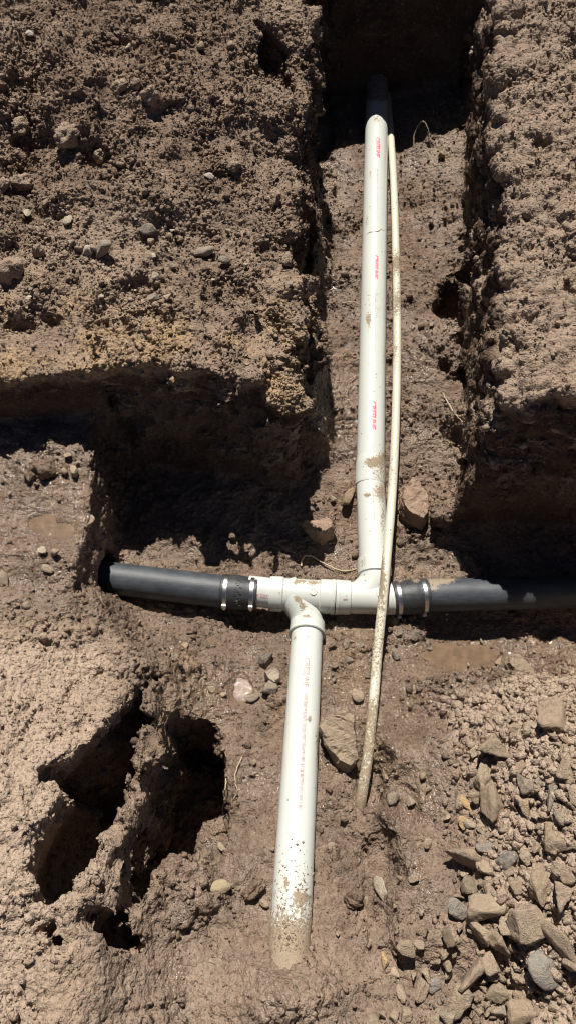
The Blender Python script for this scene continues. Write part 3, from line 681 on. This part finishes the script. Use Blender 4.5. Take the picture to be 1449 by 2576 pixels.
for me in RUBB: me.materials.append(CLOD)
def soil_mesh(me, r, g, b):
    o1 = np.ones(len(me.vertices), np.float32); attr4(me, 'soil', o1 * r, o1 * g, o1 * b); me.materials.append(SOIL); return me
CLODW = [soil_mesh(c.copy(), 0.45, 0.1, 0.1) for c in CLODS]
for c in CLODS: soil_mesh(c, 0, 0.1, 0.62)
def place(name, me, u, v, px, dims, rot, col, label, cat, group=None, sink=0.35):
    loc, nor, dep = hit(u, v)
    if loc is None: return None
    r = px * dep / FOC * (0.5 if me.name.startswith('clod') else 0.60)
    o = bpy.data.objects.new(name, me); C.objects.link(o)
    o.scale = (r * dims[0], r * dims[1], r * dims[2]); o.rotation_euler = rot
    o.location = loc + Vector((0, 0, r * dims[2] * (1 - 2 * sink) + 0.003)); o.color = (col[0], col[1], col[2], 1)
    tag(o, label, cat, group); return o
TAN = (0.36, 0.275, 0.195); PINKY = (0.38, 0.255, 0.185); GREYS = (0.30, 0.25, 0.195); OCH = (0.52, 0.36, 0.17); PALE = (0.50, 0.43, 0.33); DARK = (0.135, 0.108, 0.083); BLUE = (0.25, 0.235, 0.205)
D = math.radians
special = [
    # u, v, px, dims, rot(z), tilt, colour, mesh(seed, planes, rough, sub), label
    (874, 1250, 50, (0.62, 0.95, 0.6), -35, (5, 0), (0.36, 0.25, 0.15), (15, 8, 0.06, 4), 'small ochre stone left of the white pipe joint'),
    (678, 1738, 56, (0.78, 0.85, 0.6), 35, (0, 8), GREYS, (17, 8, 0.05, 4), 'grey stone beneath the pale one left of lower pipe'),
    (672, 1657, 50, (0.5, 1.0, 0.6), -25, (0, 0), (0.12, 0.11, 0.10), (18, 8, 0.05, 4), 'dark grey sliver of stone above the pale stone'),
    (640, 1755, 34, (1.0, 0.6, 0.4), 5, (0, 0), GREYS, (19, 8, 0.05, 3), 'flat grey stone at the edge of the small left puddle'),
    (1386, 1995, 92, (0.34, 1.0, 0.30), -38, (0, 18), (0.20, 0.18, 0.15), (21, 7, 0.03, 4), 'thin grey slab tilted among the rubble'),
    (1167, 2020, 42, (0.7, 1.0, 0.45), 28, (0, 0), OCH, (22, 7, 0.04, 3), 'yellow ochre chip at the rubble edge, upper of two'),
    (1165, 2078, 34, (0.7, 1.0, 0.4), 15, (0, 0), OCH, (24, 7, 0.04, 3), 'yellow ochre chip at the rubble edge, lower of two'),
    (1183, 2076, 34, (0.8, 0.9, 0.5), 50, (0, 0), PALE, (25, 8, 0.04, 3), 'pale white stone chip beside the lower ochre chip'),
    (1155, 2288, 60, (1.0, 0.75, 0.4), 12, (0, 0), BLUE, (26, 8, 0.04, 4), 'grey flat stone lying on mud left of rubble'),
    (1172, 2230, 66, (1.0, 0.8, 0.6), 5, (0, 0), (0.24, 0.20, 0.14), (27, 10, 0.06, 4), 'mottled brown stone just above the grey flat one'),
    (1265, 2165, 66, (0.8, 1.0, 0.5), -40, (8, 0), (0.16, 0.15, 0.14), (28, 8, 0.04, 4), 'dark slate-grey stone in the middle of the rubble'),
    (1222, 2135, 60, (0.9, 0.8, 0.6), 30, (0, 0), BLUE, (29, 8, 0.04, 4), 'mid grey stone beside the dark slate one'),
    (1372, 2415, 92, (0.85, 1.0, 0.5), -40, (0, 6), (0.25, 0.238, 0.212), (31, 8, 0.05, 4), 'large grey slab in the rubble near the right edge'),
    (1420, 2380, 110, (0.6, 1.1, 0.5), 25, (0, -8), TAN, (32, 9, 0.05, 4), 'large tan stone at right picture edge beside the grey slab'),
    (557, 2240, 42, (1.0, 0.8, 0.7), 0, (0, 0), (0.40, 0.32, 0.19), (33, 9, 0.06, 3), 'pale yellow stone between the dark pit and the pipe'),
    (983, 2010, 40, (0.9, 0.8, 0.7), 30, (0, 0), GREYS, (34, 8, 0.05, 3), 'grey stone on the ledge below the conduit tip'),
    (960, 2240, 62, (0.42, 1.0, 0.6), 12, (0, 14), PALE, (35, 8, 0.05, 4), 'pale upright flake sticking from the small ledge'),
    (1012, 2385, 52, (0.7, 1.0, 0.5), 30, (0, 0), TAN, (36, 8, 0.05, 4), 'tan stone at the foot of the small ledge'),
    (968, 2420, 40, (0.6, 1.0, 0.5), -10, (0, 0), OCH, (37, 8, 0.05, 3), 'orange ochre stone near the bottom below the ledge'),
    (1108, 397, 28, (0.8, 1.0, 0.8), 10, (0, 0), (0.27, 0.21, 0.13), (38, 8, 0.06, 3), 'lone stone on far trench floor near the shadow line'),
    (1085, 2480, 46, (0.8, 0.7, 0.5), 60, (0, 0), (0.30, 0.28, 0.27), (39, 8, 0.04, 3), 'small pale mauve stone near the bottom rubble'),
    (75, 92, 24, (1.0, 0.7, 0.5), -30, (0, 15), (0.62, 0.60, 0.56), (41, 7, 0.03, 3), 'white stone chip high on the left bank'),
    (325, 124, 26, (0.6, 1.0, 0.6), 10, (0, 0), PALE, (42, 8, 0.04, 3), 'pale upright stone near the top of left bank'),
    (527, 449, 20, (1.0, 0.8, 0.6), 0, (0, 0), (0.50, 0.46, 0.40), (43, 7, 0.03, 3), 'small whitish stone alone on the left bank slope'),
    (375, 575, 50, (1.0, 0.8, 0.35), 20, (0, 0), (0.20, 0.185, 0.16), (44, 8, 0.04, 3), 'flat grey slab half buried in the left bank'),
    (224, 642, 34, (1.0, 0.8, 0.7), 12, (0, 0), PALE, (45, 9, 0.04, 3), 'pale block beside the larger grey block on left bank'),
    (260, 637, 50, (1.0, 0.8, 0.7), 18, (0, 0), GREYS, (46, 9, 0.05, 4), 'grey block right of the pale block on left bank'),
    (510, 637, 44, (1.1, 0.6, 0.5), 35, (0, 0), GREYS, (47, 8, 0.05, 3), 'long grey stone above the ochre slope'),
    (566, 657, 34, (1.0, 0.7, 0.5), 30, (0, 0), (0.30, 0.27, 0.22), (48, 8, 0.05, 3), 'light grey stone right of the long grey one'),
    (190, 1190, 36, (0.75, 1.1, 0.75), 25, (0, 0), (0.36, 0.29, 0.21), (49, 14, 0.03, 4), 'smooth oval cobble on the mud bench beside the shaded edge'),
    (165, 1190, 28, (0.9, 0.8, 0.7), -30, (0, 0), TAN, (50, 12, 0.03, 3), 'small cobble left of the oval one on mud bench'),
    (138, 1395, 28, (1.0, 0.8, 0.7), 5, (0, 0), TAN, (51, 8, 0.04, 3), 'brown stone below bench puddle, right of two'),
    (106, 1390, 24, (0.9, 0.9, 0.6), 40, (0, 0), PALE, (52, 8, 0.04, 3), 'brown stone below bench puddle, left of two'),
    (122, 1432, 26, (0.7, 1.0, 0.4), 40, (0, 0), TAN, (53, 8, 0.04, 3), 'flat stone flake lowest on the mud bench'),
    (4, 1465, 40, (0.8, 1.0, 0.6), 20, (0, 0), TAN, (54, 8, 0.05, 3), 'stone at left picture edge on the mud bench'),
    (995, 1562, 30, (0.8, 1.0, 0.7), 35, (0, 0), (0.30, 0.19, 0.11), (55, 8, 0.04, 3), 'orange brown stone tucked under conduit by right coupling'),
    (900, 1750, 36, (0.6, 1.0, 0.5), 20, (0, 0), TAN, (56, 8, 0.04, 3), 'narrow stone standing just above the large tan slab'),
]
for u, v, px, dims, rz, tl, col, (sd2, pl, ro, sb), lab in special:
    me = rock_mesh(sd2, sb, pl, ro, roundness=0.35 if pl > 11 else 0.0); me.materials.append(STONE)
    place('stone', me, u, v, px, dims, (D(tl[0]), D(tl[1]), D(rz)), col, lab, 'stone', None, 0.30)
def block(label, outline, zb0, h, slope, col, seed, taper=0.84, rough=0.006):
    zb = hit(sum(p[0] for p in outline) / len(outline), sum(p[1] for p in outline) / len(outline))[0].z + zb0
    pts = [Vector(W(u, v, zb + 0.4 * h)) for u, v in outline]; c = sum(pts, Vector()) / len(pts); n = len(pts)
    bm = bmesh.new(); rings = []
    for sc_, z0 in ((0.90, -0.035), (1.0, 0.35 * h), (taper, h)):
        rings.append([bm.verts.new(((p.x - c.x) * sc_, (p.y - c.y) * sc_, z0 + (slope[0] * (p.x - c.x) + slope[1] * (p.y - c.y)) * (z0 > 0))) for p in pts])
    for a, b2 in ((0, 1), (1, 2)):
        for i in range(n): bm.faces.new((rings[a][i], rings[a][(i + 1) % n], rings[b2][(i + 1) % n], rings[b2][i]))
    bm.faces.new(rings[2]); bm.faces.new(list(reversed(rings[0])))
    bmesh.ops.recalc_face_normals(bm, faces=bm.faces[:]); bmesh.ops.triangulate(bm, faces=bm.faces[:])
    for _ in range(3): bmesh.ops.subdivide_edges(bm, edges=[e for e in bm.edges if e.calc_length() > 0.010], cuts=1, use_grid_fill=True); bmesh.ops.triangulate(bm, faces=bm.faces[:])
    co = np.array([v.co[:] for v in bm.verts], np.float32)
    dsp = np.stack([vnoise(co * 28 + seed, k) + 0.6 * vnoise(co * 70 + seed, k + 3) + 0.35 * vnoise(co * 170 + seed, k + 6) for k in (1, 2, 3)], 1) * rough
    step = np.floor((co[:, 0] * 0.6 + co[:, 1] + 0.01 * vnoise(co * 30, 5)) / 0.045); dsp[:, 2] += rough * 0.6 * ((step % 2) - 0.5)
    for v, d in zip(bm.verts, dsp): v.co += Vector(d)
    me = bpy.data.meshes.new('stone'); bm.to_mesh(me); bm.free(); me.materials.append(STONE)
    o = bpy.data.objects.new('stone', me); C.objects.link(o); o.location = (c.x, c.y, zb); o.color = (*col, 1); tag(o, label, 'stone'); return o
block('big pinkish angular block right of the thin conduit', [(1002, 1252), (1032, 1213), (1050, 1222), (1076, 1262), (1080, 1300), (1062, 1322), (1030, 1312), (1008, 1292)], 0.0, 0.085, (-0.15, 0.10), PINKY, 3)
block('wedge-shaped pinkish stone at the corner of the left bank foot', [(757, 1312), (800, 1313), (826, 1310), (845, 1330), (838, 1347), (808, 1358), (782, 1338)], 0.0, 0.060, (0.25, 0.0), PINKY, 5, 0.72)
block('large flat tan slab leaning against the lower white pipe', [(802, 1835), (822, 1806), (862, 1795), (886, 1790), (892, 1840), (893, 1885), (900, 1922), (880, 1938), (850, 1925), (818, 1880)], 0.012, 0.085, (0.05, 0.22), TAN, 7, 0.90)
block('long brown stone lying beyond the puddle by the right drain', [(1270, 1668), (1278, 1650), (1300, 1648), (1330, 1675), (1356, 1715), (1340, 1728), (1312, 1722), (1288, 1700)], 0.0, 0.055, (0.1, 0.0), (0.34, 0.265, 0.185), 9, 0.80)
block('pale stone topmost of the pair left of lower pipe', [(664, 1697), (690, 1682), (704, 1690), (706, 1712), (692, 1722), (676, 1712)], 0.0, 0.042, (0, 0.1), PALE, 11, 0.85, 0.004)
clods = [
    (48, 328, 52, (1, 0.9, 0.8), 'rounded soil clod below the gully at left edge'), (175, 346, 88, (1, 0.65, 0.6), 'largest lumpy soil clod on the upper left bank'),
    (62, 466, 70, (1, 0.7, 0.6), 'long soil clod at far left of bank'), (303, 224, 44, (1, 0.8, 0.7), 'soil clod leftmost of the cluster high on bank'),
    (345, 216, 30, (0.8, 1, 0.8), 'soil clod topmost of the cluster high on bank'), (382, 246, 46, (1, 0.8, 0.7), 'soil clod rightmost of the cluster high on bank'),
    (10, 470, 46, (0.8, 1, 0.7), 'soil clod cut by left picture edge on bank'), (250, 398, 30, (1, 0.9, 0.8), 'small soil clod below the largest clod'),
    (36, 690, 74, (1, 0.9, 0.9), 'big boulder-like clod casting a dark shadow at left'), (98, 639, 46, (1, 0.7, 0.6), 'soil clod above right of the boulder-like clod'),
    (45, 788, 34, (1, 0.8, 0.7), 'soil clod below the boulder-like clod'), (723, 659, 34, (1, 0.8, 0.9), 'soil clod near right edge of left bank'),
    (112, 1186, 52, (1, 0.8, 0.75), 'dark muddy clod on the bench above puddle'), (76, 1197, 34, (1, 0.8, 0.7), 'smaller muddy clod left of the dark one'),
    (890, 2262, 58, (0.95, 1, 0.9), 'round knobbly clod right of the lower pipe'), (640, 2240, 60, (1, 0.8, 0.5), 'dark wet clod left of the lower pipe'),
    (585, 1350, 22, (1, 0.9, 0.8), 'clod in shade below left bank face'), (590, 425, 34, (1, 0.8, 0.7), 'soil clod on the right half of left bank'), (690, 505, 44, (1, 0.8, 0.7), 'soil clod near crumbling edge of left bank'),
]
for i, (u, v, px, dims, lab) in enumerate(clods):
    place('soil_clod', (CLODW if v > 1000 else CLODS)[i % 8], u, v, px, dims, (0.3 * i, 0.2 * i, 1.3 * i), (0.20, 0.14, 0.095) if v > 1000 else (0.30, 0.235, 0.17), lab, 'clod', 'soil clods', 0.38)
# many like stones
used = [(1040, 1270, 90), (805, 1335, 90), (850, 1865, 130), (1312, 1690, 90), (685, 1704, 40)] + [(a[0], a[1], a[2]) for a in special] + [(a[0], a[1], a[2]) for a in clods]
def inpoly(u, v, poly):
    return polydist(np.array([u], np.float32), np.array([v], np.float32), poly)[0] < 0
def describe(px, col, u, v, poly, label, dims):
    form = 'flat' if dims[2] < 0.62 else 'long' if dims[0] / dims[1] > 1.35 else 'blocky'
    lum = sum(col) / 3; sat = col[0] - col[2]
    c = 'yellowish' if sat > 0.25 else 'grey' if sat < 0.09 and lum < 0.27 else 'dark' if lum < 0.17 else 'pale' if lum > 0.36 else 'tan' if lum > 0.27 else 'brown'
    sz = 'large' if px > 48 else 'medium-sized' if px > 27 else 'small'
    us = [p[0] for p in poly]; vs_ = [p[1] for p in poly]
    fu = (u - min(us)) / (max(us) - min(us)); fv = (v - min(vs_)) / (max(vs_) - min(vs_))
    h = ['far left', 'left', 'centre', 'right', 'far right'][min(4, int(fu * 5))]; w_ = ['top', 'upper', 'middle', 'lower', 'bottom'][min(4, max(0, int(fv * 5)))]
    return f'{sz} {c} {form} stone {label}, {w_} {h} of them'
def scatter(n, poly, sizes, meshes, cols, label, group, tight, sink=0.35, zr=(0.5, 0.85)):
    us = [p[0] for p in poly]; vs_ = [p[1] for p in poly]; k = 0; tries = 0
    todo = sorted([sizes() for _ in range(n)], reverse=True)
    for px in todo:
        for _ in range(60):
            u = random.uniform(min(us), max(us)); v = random.uniform(min(vs_), max(vs_))
            if not inpoly(u, v, poly): continue
            if any((u - a) ** 2 + (v - b) ** 2 < ((px + c) * 0.5 * tight) ** 2 for a, b, c in used): continue
            used.append((u, v, px)); col = random.choice(cols); j = random.uniform(0.8, 1.2)
            dm = (random.uniform(0.8, 1.15), random.uniform(0.6, 1.0), random.uniform(*zr))
            place('stone', random.choice(meshes), u, v, px, dm,
                  (random.uniform(-0.3, 0.3), random.uniform(-0.3, 0.3), random.uniform(0, 6.28)), tuple(c * j for c in col), describe(px, [c * j for c in col], u, v, poly, label, dm), 'stone', group, sink); break
pipes_clear = [(735, 1590), (812, 1590), (790, 2440), (675, 2440)]
for t in np.linspace(0, 1, 24): used.append((772 - 41 * t, 1590 + 800 * t, 100))
for u, v, z_ in cw: used.append((u, v, 34))
for t in np.linspace(0, 1, 30): used.append((947 - 10 * t, 300 + 1150 * t, 80))
for t in np.linspace(0, 1, 30): used.append((280 + 1170 * t, 1490, 110))
RC = [(0.37, 0.275, 0.185), TAN, (0.38, 0.285, 0.195), (0.40, 0.31, 0.22), (0.34, 0.25, 0.175), (0.37, 0.285, 0.20), (0.31, 0.24, 0.17), (0.29, 0.245, 0.19)]
rub = [(1180, 1850), (1330, 1800), (1449, 1780), (1470, 2590), (905, 2590), (985, 2470), (1090, 2430), (1130, 2350), (1160, 2120), (1170, 1960)]
scatter(140, rub, lambda: min(92, 20 + random.expovariate(1 / 20.0)), RUBB, RC, 'loose in the lower right rubble', 'loose rubble stones at lower right', 0.66, 0.14, (0.6, 1.0))
edge = [(1000, 1900), (1170, 1850), (1170, 2120), (1150, 2400), (980, 2560), (860, 2560), (960, 2300), (980, 2050)]
scatter(18, edge, lambda: random.uniform(11, 26), ROCKS + PEBB, RC, 'in mud between ledge and rubble', 'small stones in mud beside the rubble', 1.0, 0.4)
lb = [(0, 500), (420, 520), (740, 560), (740, 740), (420, 760), (0, 760)]
scatter(42, lb, lambda: 9 + random.expovariate(1 / 6.0), ROCKS + PEBB, [PALE, TAN, TAN, (0.42, 0.36, 0.28), GREYS], 'above the ochre slope of left bank', 'small stones on the left bank slope', 1.0, 0.3)
scatter(12, [(0, 0), (760, 0), (760, 480), (0, 480)], lambda: 9 + random.expovariate(1 / 5.0), ROCKS + PEBB, [TAN, PALE, (0.3, 0.24, 0.18)], 'in crumbly soil of upper left bank', 'small stones on the upper left bank', 1.0, 0.3)
scatter(22, [(815, 1555), (985, 1555), (1060, 1600), (1040, 1640), (960, 1720), (815, 1720)], lambda: random.uniform(11, 28), ROCKS, [DARK, (0.16, 0.125, 0.09), (0.22, 0.185, 0.145), (0.22, 0.16, 0.11)], 'in wet mud below the wyes', 'wet stones below the fittings', 0.85, 0.3)
scatter(12, [(300, 1545), (720, 1560), (720, 2350), (560, 2350), (545, 1800), (480, 1640)], lambda: random.uniform(10, 22), ROCKS + PEBB, RC, 'in mud left of lower pipe', 'small stones in mud left of the lower pipe', 1.0, 0.4)
scatter(8, [(840, 1750), (980, 1750), (960, 2400), (820, 2400)], lambda: random.uniform(10, 24), ROCKS + PEBB, RC, 'in mud right of lower pipe', 'small stones right of the lower pipe', 1.0, 0.4)
scatter(10, [(840, 420), (1150, 420), (1120, 1440), (830, 1440)], lambda: random.uniform(9, 18), ROCKS + PEBB, RC, 'on the far trench floor', 'small stones on the far trench floor', 1.0, 0.4)
scatter(8, [(10, 1120), (230, 1100), (230, 1180), (10, 1250)], lambda: random.uniform(9, 20), ROCKS + PEBB, [TAN, (0.2, 0.15, 0.11)], 'on the mud bench above puddle', 'small stones on the mud bench', 0.9, 0.3)
scatter(10, [(1050, 1590), (1449, 1600), (1449, 1790), (1060, 1800)], lambda: random.uniform(10, 22), ROCKS + PEBB, RC, 'on floor round the right puddle', 'small stones round the right puddle', 1.0, 0.4)

# ------------------------------------------------------------------ roots
def root(pts, r, label, lift=0.006, group=None, zs=None):
    P = []
    for i, (u, v) in enumerate(pts):
        loc, nor, dep = hit(u, v); P.append(Vector(loc) + Vector((0, 0, lift if zs is None else zs[i])))
    P = catmull(P, 8); n = len(P)
    for i in range(n):
        j = 0.0012; P[i] = P[i] + Vector((random.uniform(-j, j), random.uniform(-j, j), random.uniform(-j, j)))
    me = sweep(P, [r * (1 - 0.6 * i / n) for i in range(n)], 8, True); o = link('root', me, ROOT); tag(o, label, 'root', group); return o
root([(757, 1425), (765, 1402), (785, 1402), (820, 1422), (860, 1438), (895, 1432), (905, 1412)], 0.0035, 'pale thin root curling across soil above the wye')
root([(905, 1395), (900, 1420), (902, 1450)], 0.003, 'short brown root hanging beside the branch pipe')
root([(1040, 368), (1040, 350), (1056, 336), (1072, 345), (1082, 368)], 0.0025, 'pale looped root arching at the shadow line of the trench', zs=[0, 0.03, 0.06, 0.04, 0.0])
root([(610, 1905), (596, 1935), (592, 1965), (598, 1990), (588, 2010)], 0.002, 'thin root running down the mud beside the dark pit')
root([(570, 1960), (566, 2000), (560, 2050)], 0.002, 'fine root at the right rim of the dark pit')
root([(1112, 990), (1122, 1010), (1140, 1040), (1160, 1062)], 0.003, 'dark root on the right side of far trench floor')
root([(860, 765), (885, 762), (905, 768)], 0.0025, 'small dark root beside the long white pipe')
root([(878, 958), (893, 948), (904, 946)], 0.002, 'tiny root curling from under the long white pipe')
root([(1160, 382), (1172, 374), (1182, 380)], 0.0022, 'pale root stub at the right trench wall')
for (a, b, c), lab in [(((812, 60), (820, 75), (824, 92)), 'hair root dangling from left bank edge at the top'), (((815, 165), (824, 172), (830, 180)), 'hair root on the left trench wall below the first'),
                       (((1178, 300), (1170, 318), (1160, 322)), 'pale hair root sticking out of the right wall'), (((1150, 620), (1158, 612), (1172, 610)), 'short rootlet above the hole in right wall')]:
    root([a, b, c], 0.0016, lab, 0.012)
# root hair lying across the long pipe
pr = []
for u, v in [(912, 612), (925, 603), (938, 604), (950, 603), (956, 597), (966, 595)]:
    rr = Vector(ray(u, v)).normalized(); q = UA + ud * ((Z(u, v, UA.z + ud.z * ((W(u, v, 0.25)[1] - UA.y) / ud.y)) - UA).dot(ud))
    a_, e1_, e2_ = frame(ud, q); off = (u - (946.5 - 16 * (v - 300) / 922)) / 32 * R; off = max(-R * 0.97, min(R * 0.97, off))
    pr.append(q + e2_ * off + e1_ * (math.sqrt(R * R - off * off) + 0.001))
me = sweep(catmull(pr, 6), 0.0011, 6, True); o = link('root', me, ROOT); tag(o, 'hair-thin root lying across the long white pipe', 'root')

# ------------------------------------------------------------------ loose crumbs and grit (nobody could count them)
uu, vv2, dd = proj(V); vis = np.flatnonzero((dd > 0.3) & (uu > -90) & (uu < 1540) & (vv2 > -80) & (vv2 < 2650) & (N[:, 2] > 0.25) & (pd < 0.45))
wgt = (1.0 * mL + 0.5 * mR + 0.25 * mB + 0.55 * mQ + 0.9 * mG + 0.30 * mF) * (0.35 + 0.65 * patch); wgt = wgt[vis] * (dd[vis] ** 0.5); wgt /= wgt.sum()
OCT_V = np.array([(1,0,0),(-1,0,0),(0,1,0),(0,-1,0),(0,0,1),(0,0,-1)], np.float32)
OCT_F = np.array([(0,2,4),(2,1,4),(1,3,4),(3,0,4),(2,0,5),(1,2,5),(3,1,5),(0,3,5)])
def crumbs(n, weight, r0, sig, lo_, hi_, bv, bq):
    pick = rng.choice(vis, n, p=weight, replace=False); nv = len(bv)
    rad = np.clip(r0 * np.exp(rng.normal(0, sig, n)) * (0.7 + 0.12 * dd[pick]), lo_, hi_).astype(np.float32)
    ax = rng.normal(size=(n, 3)); ax /= np.linalg.norm(ax, axis=1, keepdims=True); an = rng.uniform(0, 6.28, n)
    sh = bv[None] * rng.uniform(0.55, 1.4, (n, nv, 1)) * rng.uniform(0.5, 1.3, (n, 1, 3))
    cr = np.cross(ax[:, None, :], sh); dt = (ax[:, None, :] * sh).sum(2, keepdims=True); ca = np.cos(an)[:, None, None]; sa = np.sin(an)[:, None, None]
    rt = sh * ca + cr * sa + ax[:, None, :] * dt * (1 - ca)
    cv = V[pick][:, None, :] + N[pick][:, None, :] * (rad * 0.45)[:, None, None] + rt * rad[:, None, None]
    return pick, cv.reshape(-1, 3), (bq[None] + (np.arange(n) * nv)[:, None, None]).reshape(-1, 3), nv
pa, va, qa, na = crumbs(48000, wgt, 0.0029, 0.40, 0.0018, 0.0075, OCT_V * 1.15, OCT_F)
w2_ = (1.0 * mL * sst(0.3, -0.6, x) + 0.6 * mL + 0.4 * mR + 0.1 * mB + 0.25 * mQ + 1.3 * mG + 0.3 * mF)[vis] * patch[vis]; w2_ /= w2_.sum()
pb2, vb, qb, nb_ = crumbs(4200, w2_, 0.0064, 0.40, 0.004, 0.015, *ICO[1])
# crumbs lying on the near end of the lower pipe
NP = 420; tt = 0.74 + 0.34 * np.sqrt(rng.random(NP)) ** 0.8; ph_ = rng.normal(0, 0.6, NP); a_, e1_, e2_ = frame(ld, LA)
pc = np.array(LA)[None] + np.array(ld)[None] * (tt * (LB - LA).length)[:, None] + R * (np.cos(ph_)[:, None] * np.array(e1_)[None] + np.sin(ph_)[:, None] * np.array(e2_)[None])
rp = np.clip(0.0019 * np.exp(rng.normal(0, 0.45, NP)), 0.0012, 0.007)
vp = pc[:, None, :] + OCT_V[None] * rng.uniform(0.6, 1.4, (NP, 6, 1)) * rp[:, None, None]
qp = (OCT_F[None] + (np.arange(NP) * 6)[:, None, None]).reshape(-1, 3)
w3_ = mG[vis] * (0.2 + patch[vis]); w3_ /= w3_.sum(); pg, vg, qg, ng = crumbs(2600, w3_, 0.0085, 0.35, 0.005, 0.018, *ICO[1])
vb = np.concatenate([vb, vg]); qb = np.concatenate([qb, qg + len(pb2) * nb_]); pb2 = np.concatenate([pb2, pg])
cv = np.concatenate([va, vb, vp.reshape(-1, 3)]); cq = np.concatenate([qa, qb + len(va), qp + len(va) + len(vb)])
near = int(vis[np.argmin((x[vis] - 0.1) ** 2 + (y[vis] - 0.2) ** 2)])
pick = np.concatenate([np.repeat(pa, na), np.repeat(pb2, nb_), np.full(NP * 6, near)])
jit = np.concatenate([np.repeat(rng.uniform(-0.25, 0.3, len(pa)), na), np.repeat(rng.uniform(-0.25, 0.3, len(pb2)), nb_), np.repeat(rng.uniform(0.2, 0.9, NP), 6)])
me = mesh_np('soil_crumbs', cv, cq)
attr4(me, 'soil', wet[pick] * 0.7, ochre[pick], dry[pick] + jit); me.materials.append(SOIL)
o = bpy.data.objects.new('soil_crumbs', me); C.objects.link(o); o['kind'] = 'stuff'; o['label'] = 'loose crumbs of brown soil strewn over the banks and trench floor'; o['category'] = 'soil'
print('TRIS', 2 * len(Q), len(cq))
